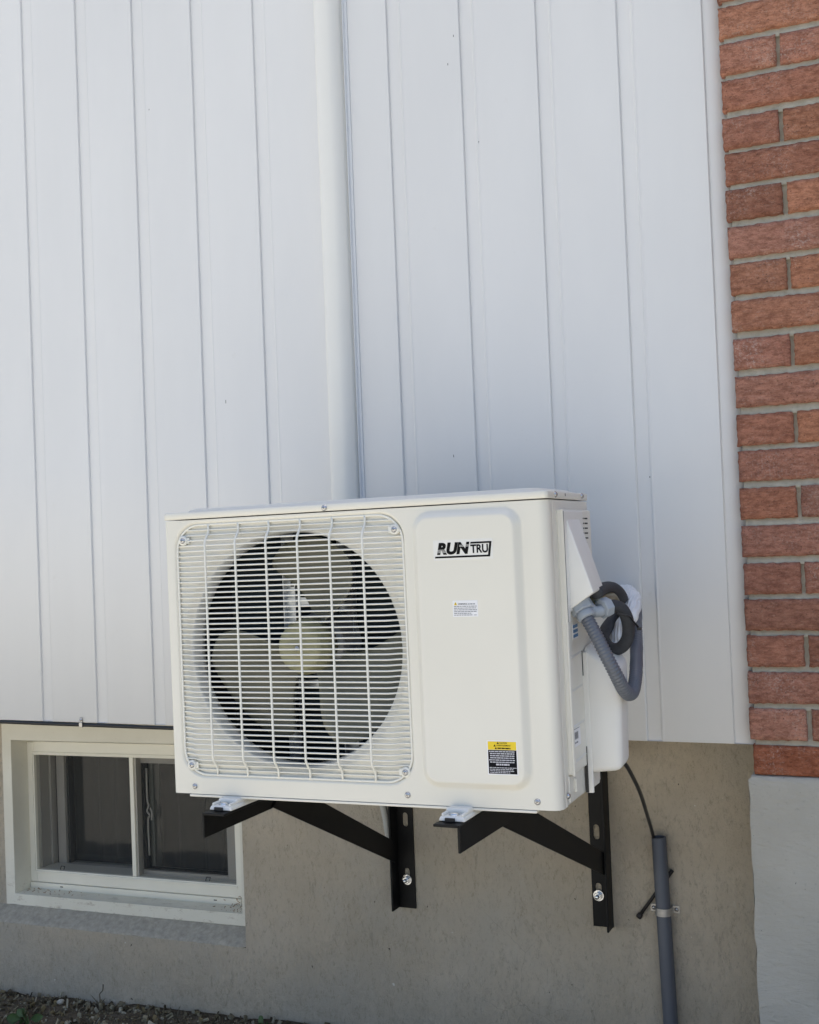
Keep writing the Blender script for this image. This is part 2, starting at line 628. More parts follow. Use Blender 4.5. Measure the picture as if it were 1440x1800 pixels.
def build_siding():
    mb = MB().mat("siding_vinyl", True)
    prof = []
    for k in range(-24, 11):
        x = SX0 + k * SP
        cw = .0004 if k != 9 else .0014
        if k == 10:
            cw = .0008
        # board edge, lock crack, recessed strip, step up to next board
        prof += [(x - .0016, 0.0), (x - .0009, 0.0), (x - .0003, .0003), (x, .001), (x, .0054), (x + cw, .0054), (x + cw, .0050), (x + cw + .0010, .0046), (x + cw + .0016, .0046)]
        if k < 10:
            prof += [(x + .0236, .0046), (x + .0243, .0046), (x + .0258, .0042), (x + .0268, .0026), (x + .0276, .0006), (x + .0288, -.0011), (x + .0304, -.0008), (x + .0322, 0.0), (x + .0330, 0.0)]
    prof = [(XL - .1, 0.0)] + prof + [(1.2068, .003), (1.2068, .140)]
    zs = [SZ0, SZ0 + .0008, 1.3, 1.9, 2.5, TOP]
    off = [.0012, 0, 0, 0, 0, 0]
    vs_, fs_ = [], []
    for z, o in zip(zs, off):
        vs_ += [(x, y + o, z) for x, y in prof]
    m = len(prof)
    for j in range(len(zs) - 1):
        for i in range(m - 1):
            fs_.append((j * m + i, j * m + i + 1, (j + 1) * m + i + 1, (j + 1) * m + i))
    mb.add(vs_, fs_)
    mb.smooth = False
    # hem under the boards and backing
    mb.add([(XL - .1, .0012, SZ0), (1.2068, .0012, SZ0), (1.2068, FY - .002, SZ0), (XL - .1, FY - .002, SZ0)], [(0, 1, 2, 3)])
    mb.mat("dark_slot")
    # tiny dark nicks in the boards
    for x, z, h in ((.7004, 2.0699, .004), (.6864, 2.0174, .004), (.7427, 1.8564, .004), (.1587, 1.4076, .007), (1.0419, 1.2013, .003),
                    (-.0097, 2.0574, .003), (.6665, 1.262, .005)):
        q = random.uniform(-.001, .001)
        mb.add([(x, -.0004, z), (x + .0012, -.0004, z), (x + .0012 + q, -.0004, z + h), (x + q, -.0004, z + h)], [(0, 1, 2, 3)])
    o = mb.build("siding", house, recalc=False)
    return o


build_siding()


def build_bricks():
    # course undersides measured in image pixels at the left edge
    zb = [1.95605, 1.89129, 1.82761, 1.7617, 1.7000, 1.6366, 1.5717, 1.5080, 1.4435, 1.3778, 1.3125, 1.2465, 1.1845,
          1.1200, 1.0550, .9906, .92913, .86725, .80497, .74277]
    rows = [(z, i) for i, z in enumerate(zb)]
    z, i = zb[0], 0
    while z < TOP - .07:
        z += .0640
        i -= 1
        rows.append((z, i))
    rows.append((.6836, 20))
    rnd = random.Random(5)
    mb = MB().mat("brick", True)
    for z, i in rows:
        h = .0530 if i != 20 else .0500
        x = 1.2000 + rnd.uniform(-.0008, .0012)
        if i == 20:
            x = 1.2035
        first = True
        while x < 2.9:
            L = .190
            if i % 2 and first:
                L = .0935
            g = .0070 + rnd.uniform(-.0015, .0015)
            t = rnd.random()
            base = Vector((.54, .235, .145))
            c = base.lerp(Vector((.49, .232, .168)), t)
            c = c.lerp(rnd.choice((Vector((.60, .285, .16)), Vector((.40, .185, .125)), Vector((.52, .27, .20)), c)), .45) * rnd.uniform(.80, 1.10)
            if i == 20:
                c = Vector((.43, .155, .085))
            mb.col = tuple(c)
            nx, nz = max(4, int(L / .006)), 9
            y0 = -.020 + rnd.uniform(-.0012, .0012)
            # front face grid with worn edges + sides
            idx = {}
            vs_, fs_ = [], []
            for b in range(nz + 1):
                for a in range(nx + 1):
                    px, pz = x + L * a / nx, z + h * b / nz
                    y = y0
                    ea, eb = a in (0, nx), b in (0, nz)
                    if eb:
                        pz += rnd.uniform(-.0011, .0009) * (1 if i < 20 else .4)
                    if ea:
                        px += rnd.uniform(-.0009, .0009)
                    if ea or eb:
                        y += .0016 + rnd.uniform(0, .0012)
                    else:
                        y += rnd.uniform(-.0004, .0004)
                    idx[a, b] = len(vs_)
                    vs_.append((px, y, pz))
            for b in range(nz):
                for a in range(nx):
                    fs_.append((idx[a, b], idx[a + 1, b], idx[a + 1, b + 1], idx[a, b + 1]))
            ring = [(a, 0) for a in range(nx)] + [(nx, b) for b in range(nz)] + [(a, nz) for a in range(nx, 0, -1)] + [(0, b) for b in range(nz, 0, -1)]
            o = len(vs_)
            for q in ring:
                p = vs_[idx[q]]
                vs_.append((p[0], -.0008, p[2]))
            for k in range(len(ring)):
                l = (k + 1) % len(ring)
                fs_.append((idx[ring[k]], o + k, o + l, idx[ring[l]]))
            mb.add(vs_, fs_)
            x += L + g
            first = False
    mb.col = None
    mb.mat("mortar", False)
    # weather-struck bed joints: deepest under the brick above, nearly flush at the brick below
    rs = sorted(rows)
    for (za, ia), (zb_, ib) in zip(rs, rs[1:]):
        lo, hi = za + (.0530 if ia != 20 else .0500) - .003, zb_ + .003
        nx = 240
        vs_, fs_ = [], []
        for a in range(nx + 1):
            x = 1.2074 + 1.74 * (a / nx) ** 1.25
            w = rnd.uniform(-.0009, .0009)
            vs_ += [(x, -.0140 + w, lo), (x, -.0152 + w, lo + .0035), (x, -.0130 + w, (lo + hi) / 2), (x, -.0092, hi)]
        for a in range(nx):
            for j in range(3):
                q = a * 4 + j
                fs_.append((q, q + 4, q + 5, q + 1))
        mb.smooth = True
        mb.add(vs_, fs_)
        mb.smooth = False
        mb.add([(1.2074, -.0140, lo), (1.2074, -.0005, lo), (1.2074, -.0005, hi), (1.2074, -.0092, hi)], [(0, 1, 2, 3)])
    # bed of mortar set back from the brick faces
    ym = -.0085
    nxm, nzm = 150, 160
    x0, x1, z0, z1 = 1.2072, 2.95, .682, TOP
    vs_, fs_ = [], []
    for b in range(nzm + 1):
        for a in range(nxm + 1):
            vs_.append((x0 + (x1 - x0) * (a / nxm) ** 1.3, ym + random.uniform(-.0008, .0008), z0 + (z1 - z0) * b / nzm))
    for b in range(nzm):
        for a in range(nxm):
            q = b * (nxm + 1) + a
            fs_.append((q, q + 1, q + nxm + 2, q + nxm + 1))
    mb.add(vs_, fs_)
    mb.add([(x0, ym, z0), (x0, .2, z0), (x0, .2, z1), (x0, ym, z1)], [(0, 1, 2, 3)])
    mb.build("brick_wall", house, recalc=False)


build_bricks()

WX0, WX1 = -0.730, 0.0664


def gz(x):    # top of the soil along the wall
    return .0401 + .031 * (x + .6452)


def build_foundation():
    mb = MB().mat("render_beige", False)
    zt, zg = .775, -.3
    ledge = lambda x: .2102 + .0107 * (x + .639)

    def quad(a, b, c, d):
        mb.add([a, b, c, d], [(0, 1, 2, 3)])
    quad((XL - .1, FY, zg), (WX0, FY, zg), (WX0, FY, zt), (XL - .1, FY, zt))
    quad((WX1, FY, zg), (1.1948, FY, zg), (1.1948, FY, zt), (WX1, FY, zt))
    quad((WX0, FY, zg), (WX1, FY, zg), (WX1, FY, ledge(WX1)), (WX0, FY, ledge(WX0)))
    # worn sloping cement wash under the window
    mb.mat('sill_cement', True)
    nx = 70
    prof = [(.0, -.001), (.0016, .0022), (.0055, .0055), (.0250, .0185), (.0440, .0300), (.0520, .0335), (.16, .042)]
    vs_, fs_ = [], []
    for a in range(nx + 1):
        x = WX0 + (WX1 - WX0) * a / nx
        wob = .0010 * math.sin(a * .9) + random.uniform(-.0009, .0009)
        for j, (dy, dz) in enumerate(prof):
            k = smooth((WX1 - x) / .012)
            vs_.append((x, FY + dy, ledge(x) + dz + (wob if j < 5 else 0) + (1 - k) * .004 * (j < 3)))
    m = len(prof)
    for a in range(nx):
        for j in range(m - 1):
            fs_.append((a * m + j, (a + 1) * m + j, (a + 1) * m + j + 1, a * m + j + 1))
    mb.add(vs_, fs_)
    mb.mat('render_beige', False)
    quad((WX0, FY + .0440, .19), (-.6560, FY + .0440, .19), (-.6560, FY + .0440, zt), (WX0, FY + .0440, zt))
    # reveals of the opening
    quad((WX0, FY, ledge(WX0)), (WX0, FY + .18, ledge(WX0)), (WX0, FY + .18, zt), (WX0, FY, zt))
    quad((WX1, FY, ledge(WX1)), (WX1, FY, zt), (WX1, FY + .18, zt), (WX1, FY + .18, ledge(WX1)))
    # top under the siding
    quad((XL - .1, FY, zt), (1.1948, FY, zt), (1.1948, FY + .2, zt), (XL - .1, FY + .2, zt))
    mb.build("foundation", house, recalc=False)
    # the grey parged part under the bricks stands forward
    mb = MB().mat("parging_grey", True)
    zt = .6815
    prof = [(-.0235, zg)] + [(-.0235, .02 + .0215 * q) for q in range(31)] + [(-.0230, zt - .007), (-.0215, zt - .003), (-.017, zt), (.2, zt)]
    nx = 30
    wobx = [random.uniform(-.0019, .0016) for _ in prof]
    vs_, fs_ = [], []
    for a in range(nx + 1):
        x = 1.1945 + 1.8 * (a / nx) ** 1.5
        for q_, (y, z) in enumerate(prof):
            xx = x + (wobx[q_] if a == 0 else 0)
            if a == 0 and z > zt - .006:
                xx = x + .004
            vs_.append((xx, y, z))
    m = len(prof)
    for a in range(nx):
        for j in range(m - 1):
            fs_.append((a * m + j, (a + 1) * m + j, (a + 1) * m + j + 1, a * m + j + 1))
    mb.add(vs_, fs_)
    mb.smooth = False
    mb.add([(1.1945, -.0235, zg), (1.1945, .28, zg), (1.1945, .28, zt - .01), (1.1945, -.0235, zt - .01)], [(0, 3, 2, 1)])
    p = mb.build("parged_foundation", house, recalc=False)
    p["label"] = "lighter grey brushed foundation under the bricks"
    # closed shell behind, roof with a small overhang
    mb = MB().mat("house_plaster", False)
    a, b = (XL - .1, .5, -.3), (3.0, 7.5, TOP)
    X0, X1, Y0, Y1, Z0, Z1 = a[0], b[0], FY + .2, b[1], a[2], b[2]
    mb.add([(X0, FY, Z0), (X0, Y1, Z0), (X0, Y1, Z1), (X0, 0.001, Z1)], [(0, 1, 2, 3)])
    mb.add([(X1, -.02, Z0), (X1, Y1, Z0), (X1, Y1, Z1), (X1, -.02, Z1)], [(0, 1, 2, 3)])
    mb.add([(X0, Y1, Z0), (X1, Y1, Z0), (X1, Y1, Z1), (X0, Y1, Z1)], [(0, 1, 2, 3)])
    mb.build("rear_walls", house, recalc=False)
    mb = MB().mat("roof_felt", False)
    mb.prism([(X0 - .3, -.06, TOP + .01), (X0 - .3, -.06, TOP + .16), (X0 - .3, 3.5, TOP + 1.2), (X0 - .3, 8.0, TOP + .16), (X0 - .3, 8.0, TOP + .01)], (X1 - X0 + .6, 0, 0))
    mb.build("roof", house)


build_foundation()


def build_window():
    sh = lambda x: .014 * (x + .5)

    def P(x, y, z):
        return (x, y, z + sh(x))
    # --- capping trim: front band, reveals
    mb = MB().mat("trim_white", False)
    fo = (-.5405, .286, .1228, .714)      # outer x0,z0,x1,z1 at y=.07
    fi = (-.5125, .3125, .1120, .6725)    # inner edge of the front band
    bk = (-.5090, .3140, .0850, .6600)    # where the reveal meets the frame (y=.12)

    def ring(a, ya, b, yb):
        A = [P(a[0], ya, a[1]), P(a[2], ya, a[1]), P(a[2], ya, a[3]), P(a[0], ya, a[3])]
        B = [P(b[0], yb, b[1]), P(b[2], yb, b[1]), P(b[2], yb, b[3]), P(b[0], yb, b[3])]
        for i in range(4):
            j = (i + 1) % 4
            mb.add([A[i], A[j], B[j], B[i]], [(0, 1, 2, 3)])
    ring(fo, .085, fo, .0702)
    ring(fo, .0702, (fo[0] + .001, fo[1] + .001, fo[2] - .001, fo[3] - .001), .069)
    ring((fo[0] + .001, fo[1] + .001, fo[2] - .001, fo[3] - .001), .069, fi, .0685)
    ring(fi, .0685, (fi[0] + .0006, fi[1] + .0006, fi[2] - .0006, fi[3] - .0006), .0705)
    ring((fi[0] + .0006, fi[1] + .0006, fi[2] - .0006, fi[3] - .0006), .0705, bk, .121)
    win = mb.build("window", house, recalc=False)
    win["label"] = "basement slider window in white capping"
    # --- white frame
    mb = MB().mat("vinyl_white", False)
    fx0, fx1, fz0, fz1 = -.5088, .0765, .3283, .6595
    ix0, ix1, iz0, iz1 = -.4895, .0668, .3575, .6290

    def bar(x0, x1, z0, z1, y0, y1, bev=.0012):
        mb.hexa([P(x0, y0, z0), P(x1, y0, z0), P(x1, y1, z0), P(x0, y1, z0), P(x0, y0, z1), P(x1, y0, z1), P(x1, y1, z1), P(x0, y1, z1)], bev)
    bar(fx0, ix0, fz0, fz1, .1185, .21)
    bar(ix1, .0900, fz0, fz1, .1185, .21)
    bar(ix0 - .0005, ix1 + .0005, fz0, iz0, .1190, .21)
    bar(ix0 - .0005, ix1 + .0005, iz1, fz1 + .01, .1190, .21)
    # stepped outer lip along the sill, step round the inside edge
    bar(fx0 + .001, .080, .3135, .3275, .1150, .15)
    bar(ix0 - .006, ix1 + .004, iz0 - .008, iz0 - .003, .1165, .1195, .0006)
    bar(ix0 - .006, ix1 + .004, iz1 + .004, iz1 + .008, .1165, .1195, .0006)
    bar(ix0 - .006, ix0 - .003, iz0 - .003, iz1 + .004, .1165, .1195, .0006)
    mb.build("frame", win, recalc=False)
    mb = MB().mat("dark_slot", False)
    for x, z in ((-.4139, .3215), (.0134, .3215)):
        mb = MB().mat("dark_slot", False)
        bar(x - .004, x + .004, z - .001, z + .001, .1144, .1152, 0)
        mb.build("weep_hole", win, recalc=False)
    # --- fixed inner jamb and the two sashes
    mb = MB().mat("vinyl_taupe", False)
    bar(-.4888, -.4865, iz0 + .0005, iz1 - .0005, .135, .2, 0)
    bar(-.4865, -.4800, iz0 + .0005, iz1 - .0005, .165, .2)
    bar(-.4740, -.4725 + .022, .356, iz1, .178, .205)        # stile
    bar(-.4725 + .022, -.20, .3420, .3580, .178, .205)       # bottom rail
    bar(-.4725 + .022, -.20, .6180, iz1, .178, .205)
    bar(-.218, -.19, .358, .618, .178, .205)
    mb.mat("gasket_dark")
    bar(-.4790, -.4745, .356, iz1, .182, .2, 0)
    bar(-.4500, -.4440, .3580, .6180, .186, .203, 0)
    mb.build("sash", win, recalc=False)
    mb = MB().mat("vinyl_taupe", False)
    bar(-.2225, -.2035, .3505, .6285, .145, .172)
    bar(.0290, .0560, .3505, .6285, .145, .172)
    bar(-.2035, .0290, .3505, .3665, .145, .172)
    bar(-.2035, .0290, .6120, .6285, .145, .172)
    mb.mat("gasket_dark")
    bar(-.2034, -.1960, .3668, .6118, .152, .170, 0)
    bar(.0262, .0289, .3668, .6118, .152, .170, 0)
    bar(-.196, .0262, .3668, .3690, .152, .170, 0)
    mb.build("sash", win, recalc=False)
    # mullion in front
    mb = MB().mat("vinyl_white", False)
    bar(-.2135, -.2025, iz0, iz1, .1215, .143)
    mb.mat("vinyl_taupe")
    bar(-.2022, -.1985, iz0, iz1, .126, .143)
    mb.build("mullion", win, recalc=False)
    # glass
    for (x0, x1, z0, z1, y) in ((-.444, -.19, .358, .618, .196), (-.196, .027, .3685, .612, .162)):
        mb = MB().mat("window_glass", False)
        mb.add([P(x0, y, z0), P(x1, y, z0), P(x1, y, z1), P(x0, y, z1)], [(0, 1, 2, 3)])
        mb.build("pane", win, recalc=False)
    # insect screen
    mb = MB().mat("screen_mesh", False)
    mb.add([P(ix0, .1275, iz0), P(-.2138, .1275, iz0), P(-.2138, .1275, iz1), P(ix0, .1275, iz1)], [(0, 1, 2, 3)])
    mb.add([P(-.1984, .1275, iz0), P(ix1, .1275, iz0), P(ix1, .1275, iz1), P(-.1984, .1275, iz1)], [(0, 1, 2, 3)])
    mb.build("insect_screen", win, recalc=False)
    # screen clips at the sill and the crooked latch
    mb = MB().mat("gasket_dark", False)
    for x in (-.4195, -.012):
        mb = MB().mat("gasket_dark", False)
        mb.tube([P(x - .006, .126, .3590), P(x - .003, .126, .3670), P(x + .007, .126, .3670), P(x + .004, .126, .3590)], .0011, 5)
        mb.build("screen_clip", win, recalc=False)
    mb = MB().mat("vinyl_taupe", True)
    mb.tube(crv([P(-.186, .149, .600), P(-.186, .149, .53), P(-.181, .147, .515), P(-.186, .147, .502), P(-.178, .146, .492), P(-.184, .147, .478), P(-.1845, .149, .40)], 5), .0022, 7)
    mb.tube(crv([P(-.176, .146, .510), P(-.171, .146, .496), P(-.174, .146, .482)], 5), .0022, 7)
    mb.build("latch", win)
    # curtain behind
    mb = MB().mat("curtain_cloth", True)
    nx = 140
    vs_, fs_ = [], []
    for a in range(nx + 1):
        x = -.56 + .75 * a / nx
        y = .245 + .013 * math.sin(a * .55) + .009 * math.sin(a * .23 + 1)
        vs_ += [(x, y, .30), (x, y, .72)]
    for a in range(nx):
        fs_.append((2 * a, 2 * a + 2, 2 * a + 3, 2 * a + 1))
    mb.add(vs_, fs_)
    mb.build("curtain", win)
    # the whole window is scaled about the camera to sit back in its opening
    win.scale = (1.0569, 1.0569, 1.0569)
    win.location = (-.0860, .1210, -.0630)


build_window()

# ================================================================== OUTDOOR UNIT
UW, UD, UH = .6444, .2120, .4372
unit = thing("air_conditioner", "cream outdoor air conditioner with a round fan grille, held by black wall brackets", "air conditioner",
             (.36881, -.52293, .71562), None, (-.00348, -.00738, .00968))
GC = (.2206, .2291)     # centre of the grille recess
HC = (.2228, .2280)     # centre of the fan opening
HR = .1850
EC, EH = (.5204, .2275), (.0838, .2013)


def front_v(u, w):
    """depth of the pressed front sheet (negative = towards the viewer)"""
    v = 0.0
    d = sd_rr(u, w, EC[0], EC[1], EH[0], EH[1], .028)
    t_ = -d / .0098
    v -= .0095 * (max(0.0, min(1.0, t_)) * .75 + smooth(t_) * .25)
    d = sd_rr(u, w, GC[0], GC[1], .2026, .2026, .042)
    v += .0060 * smooth(-d / .0055 + .1)
    r = math.hypot(u - HC[0], w - HC[1])
    if r < HR + .016:
        v += .0055 * smooth((HR + .016 - r) / .016) ** 1.3
    return v


def build_front():
    mb = MB().mat("cabinet_paint", True)
    st = .0018
    rl, rr_ = .006, .0150
    path = [(0, .05), (0, rl)]
    path += [(rl - rl * math.cos(a), rl - rl * math.sin(a)) for a in (math.pi / 8, math.pi / 4, 3 * math.pi / 8)]
    nf = int((UW - rl - rr_) / st)
    path += [(rl + (UW - rl - rr_) * i / nf, 0) for i in range(nf + 1)]
    path += [(UW - rr_ + rr_ * math.sin(a), rr_ - rr_ * math.cos(a)) for a in [math.pi / 2 * q / 8 for q in range(1, 9)]]
    path += [(UW, .0200), (UW - .0012, .0212), (UW - .0012, .0225), (UW, .0237), (UW + .0005, .0290), (UW, .0320), (UW - .004, .0335)]
    nh = int(UH / st)
    H = UH - .0010
    ws = [.0] + [H * i / nh for i in range(1, nh)] + [H]
    idx = {}
    vs_, fs_ = [], []
    m = len(path)
    flat0, flat1 = 5, 5 + nf
    for j, w in enumerate(ws):
        for i, (u, v) in enumerate(path):
            uu, ww, vv = u, w, v
            if flat0 <= i <= flat1:
                r = math.hypot(u - HC[0], w - HC[1])
                if r < HR and r > HR - 2.2 * st:
                    uu = HC[0] + (u - HC[0]) / r * HR
                    ww = HC[1] + (w - HC[1]) / r * HR
                vv = front_v(uu, ww)
            idx[i, j] = len(vs_)
            vs_.append((uu, vv, ww))
    for j in range(len(ws) - 1):
        for i in range(m - 1):
            q = [(i, j), (i + 1, j), (i + 1, j + 1), (i, j + 1)]
            rs = [math.hypot(path[a][0] - HC[0], ws[b] - HC[1]) if flat0 <= a <= flat1 else 9 for a, b in q]
            if min(rs) < HR - 1.0 * st and max(rs) < HR + .2 * st:
                continue
            if min(rs) <= HR - 2.2 * st:
                continue
            if max(rs) <= HR:
                continue
            fs_.append(tuple(idx[p] for p in q))
    mb.add(vs_, fs_)
    # turned-in bottom edge
    mb.smooth = False
    mb.add([(0.004, .002, .0004), (UW - .01, .002, .0004), (UW - .01, .03, .0004), (0.004, .03, .0004)], [(0, 1, 2, 3)])
    mb.build("front_panel", unit, recalc=False)
    # shroud round the fan
    mb = MB().mat("shroud_paint", True)
    mb.lathe([(HR + .0012, .0112), (HR - .0004, .0120), (HR - .0022, .0150), (HR - .0036, .021), (HR - .0044, .030), (HR - .0046, .0400), (HR + .002, .0405)],
             (HC[0], 0, HC[1]), (0, 1, 0), 96)
    mb.build("fan_shroud", unit)


build_front()


def build_cabinet():
    # right-hand side sheet with raised field and swages
    mb = MB().mat("cabinet_paint", False)
    mb.box((UW - .003, .0325, .0015), (UW, UD, UH - .001), 0)
    mb.box((UW - .001, .0420, .0420), (UW + .0062, .2085, .4225), .0022, 2)
    # bright-edged upstand along the front of the raised field
    mb.box((UW + .0050, .0420, .0400), (UW + .0095, .0500, .2580), .0020, 2)
    mb.box((UW + .0050, .0420, .2500), (UW + .0098, .0446, .4225), .0010, 2)
    for z0, z1 in ((.206, .209), (.158, .1613), (.1055, .1090), (.0565, .0600)):
        mb.hexa([(UW + .005, .052, z0), (UW + .005, .1150, z0 + .0035), (UW + .0082, .1150, z0 + .0035), (UW + .0082, .052, z0),
                 (UW + .005, .052, z0 + .003), (UW + .005, .1150, z0 + .0065), (UW + .0062, .1150, z0 + .0065), (UW + .0062, .052, z0 + .003)], .0006)
    # lower tray with the cut notch
    mb.box((UW - .002, .0400, .0035), (UW + .0016, .21, .0400), .0012)
    mb.box((UW + .0015, .060, .0150), (UW + .006, .064, .0340), .0010)
    mb.mat("dark_slot")
    mb.box((UW + .0014, .0645, .0160), (UW + .0022, .0690, .0330))
    # ventilation slots at the back top corner
    for i in range(11):
        for j in range(2):
            v0 = .1500 + .0215 * j + (.006 if i > 5 else 0)
            mb.box((UW + .0055, v0, .4085 - i * .0075), (UW + .0068, v0 + (.016 if i < 5 else .0085), .4107 - i * .0075))
    # hand recess
    mb.mat("cabinet_paint")
    mb.build("side_panel", unit)
    mb = MB().mat("cabinet_paint", False)
    mb.box((0, .049, .001), (.003, UD, UH - .001))
    mb.build("side_panel", unit)
    # base tray lip under the front
    mb = MB().mat("cabinet_paint", False)
    mb.box((.030, -.0012, -.0045), (.608, .012, -.0008), .0008)
    mb.box((.006, .012, -.002), (UW - .006, UD, .0015))
    mb.build("base_tray", unit)
    # lid with raised crown
    mb = MB().mat("cabinet_paint", True)
    bb = bmesh.new()
    z0, z1 = UH + .0008, .4492
    ring = []
    def rrect(x0, x1, y0, y1, rs, z):
        pts = []
        for (cx, cy, a0, r) in ((x1 - rs[0], y0 + rs[0], -90, rs[0]), (x1 - rs[1], y1 - rs[1], 0, rs[1]), (x0 + rs[2], y1 - rs[2], 90, rs[2]), (x0 + rs[3], y0 + rs[3], 180, rs[3])):
            for k in range(7):
                a = math.radians(a0 + 90 * k / 6)
                pts.append((cx + r * math.cos(a), cy + r * math.sin(a), z))
        return pts
    X0, X1, Y0, Y1 = -.0012, UW + .0014, -.0014, UD + .003
    rings = [rrect(X0 + .0008, X1 - .0008, Y0 + .0008, Y1 - .0008, (.006, .004, .004, .006), z0),
             rrect(X0, X1, Y0, Y1, (.007, .004, .004, .006), z0 + .0008),
             rrect(X0, X1, Y0, Y1, (.007, .004, .004, .006), z1 - .0022),
             rrect(X0 + .0007, X1 - .0007, Y0 + .0007, Y1 - .0007, (.007, .004, .004, .006), z1 - .0006),
             rrect(X0 + .0022, X1 - .0022, Y0 + .0022, Y1 - .0022, (.007, .004, .004, .006), z1),
             rrect(.026, UW - .0160, .014, Y1 - .014, (.02, .02, .02, .02), z1 + .0002),
             rrect(.030, UW - .0195, .0175, Y1 - .0175, (.02, .02, .02, .02), z1 + .0042),
             rrect(.034, UW - .0235, .0215, Y1 - .0215, (.02, .02, .02, .02), z1 + .0056)]
    m = len(rings[0])
    vs_ = [p for r in rings for p in r]
    fs_ = []
    for j in range(len(rings) - 1):
        for k in range(m):
            l = (k + 1) % m
            fs_.append((j * m + k, j * m + l, (j + 1) * m + l, (j + 1) * m + k))
    fs_.append(tuple((len(rings) - 1) * m + k for k in range(m)))
    mb.add(vs_, fs_)
    mb.smooth = False
    mb.add(rings[0], [tuple(range(m - 1, -1, -1))])
    mb.mat("dark_slot")
    mb.box((UW + .0012, .0870, .4425), (UW + .0018, .0890, .4465))
    lid = mb.build("lid", unit, recalc=False)
    # coil, inner walls
    mb = MB().mat("coil_fins", False)
    mb.box((.012, .178, .012), (.432, .205, .430))
    mb.build("condenser_coil", unit)
    mb = MB().mat("inner_metal", False)
    mb.add([(.434, .03, .006), (.434, .205, .006), (.434, .205, .432), (.434, .03, .432)], [(0, 1, 2, 3)])
    mb.add([(.006, .03, .432), (.434, .03, .432), (.434, .205, .432), (.006, .205, .432)], [(0, 1, 2, 3)])
    mb.add([(.006, .03, .004), (.434, .03, .004), (.434, .205, .004), (.006, .205, .004)], [(0, 1, 2, 3)])
    mb.add([(.007, .055, .004), (.007, .205, .004), (.007, .205, .432), (.007, .055, .432)], [(0, 1, 2, 3)])
    mb.build("inner_casing", unit)
    # back plate of the machinery side
    mb = MB().mat("cabinet_paint", False)
    mb.box((.436, UD - .003, .004), (UW - .004, UD, UH - .003))
    mb.build("back_panel", unit)
    # motor bracket: two galvanised uprights with flanges and the motor
    mb = MB().mat("galvanised", False)
    for x0, x1 in ((.143, .166), (.246, .272)):
        mb.box((x0, .138, .010), (x1, .1395, .430))
        mb.box((x0, .126, .010), (x0 + .0015, .138, .430))
        mb.box((x1 - .0015, .126, .010), (x1, .138, .430))
    mb.box((.143, .134, .290), (.272, .1355, .302), 0)
    mb.box((.143, .134, .154), (.272, .1355, .166), 0)
    mb.mat("dark_slot")
    for x in (.155, .259):
        for z in (.36, .34, .32, .12, .10, .08):
            mb.box((x - .003, .1368, z), (x + .003, .1378, z + .009))
    mb.build("motor_bracket", unit)
    mb = MB().mat("motor_body", True)
    mb.lathe([(.0, .080), (.012, .080), (.046, .088), (.050, .094), (.050, .1330), (.058, .1332), (.058, .1338), (0, .1338)], (HC[0], 0, HC[1]), (0, 1, 0), 36)
    mb.build("fan_motor", unit)


build_cabinet()


def build_fan():
    # hub
    mb = MB().mat("fan_hub_plastic", True)
    mb.lathe([(.0, .0240), (.006, .0240), (.0065, .0252), (.026, .0262), (.035, .0285), (.0385, .033), (.0400, .040), (.0440, .048), (.0445, .075), (.040, .075)],
             (HC[0], 0, HC[1]), (0, 1, 0), 40)
    mb.mat("screw_steel")
    mb.lathe([(.0, .0195), (.003, .0198), (.0045, .0215), (.0045, .0242)], (HC[0], 0, HC[1]), (0, 1, 0), 12)
    hub = mb.build("fan", unit)
    for ang, cut in ((76, 15), (206, 0), (322, 0)):
        mb = MB().mat("fan_plastic", True)
        nr, na = 22, 22
        r0, r1 = .040, HR - .0120
        front, back = [], []
        for i in range(nr + 1):
            t = i / nr
            r = r0 + (r1 - r0) * t
            # leading edge sweeps forward, trailing edge bowed
            a0 = ang - (26 + 16 * math.sin(t * 2.4)) + 8 * t * t + cut * t
            a1 = ang + (24 + 22 * smooth(t * 1.1)) - 10 * smooth((t - .8) / .2) * .6
            if t > .86:
                a0 += 10 * ((t - .86) / .14) ** 2
                a1 -= 9 * ((t - .86) / .14) ** 2
            for k in range(na + 1):
                s = k / na
                a = math.radians(a0 + (a1 - a0) * s)
                v = .050 + .046 * s + .008 * math.sin(math.pi * s) - .006 * t
                p = (HC[0] + r * math.cos(a), v, HC[1] + r * math.sin(a))
                front.append(p)
                back.append((p[0], p[1] + .0022, p[2]))
        W = na + 1
        fs_ = []
        for i in range(nr):
            for k in range(na):
                q = i * W + k
                fs_.append((q, q + 1, q + W + 1, q + W))
        o = len(front)
        fb = [(d + o, c + o, b + o, a + o) for a, b, c, d in fs_]
        rim = [i * W for i in range(nr + 1)] + [nr * W + k for k in range(1, W)] + [i * W + na for i in range(nr - 1, -1, -1)]
        sides = [(rim[i], rim[i] + o, rim[i + 1] + o, rim[i + 1]) for i in range(len(rim) - 1)]
        mb.add(front + back, fs_ + fb + sides)
        mb.build("blade", hub)


build_fan()


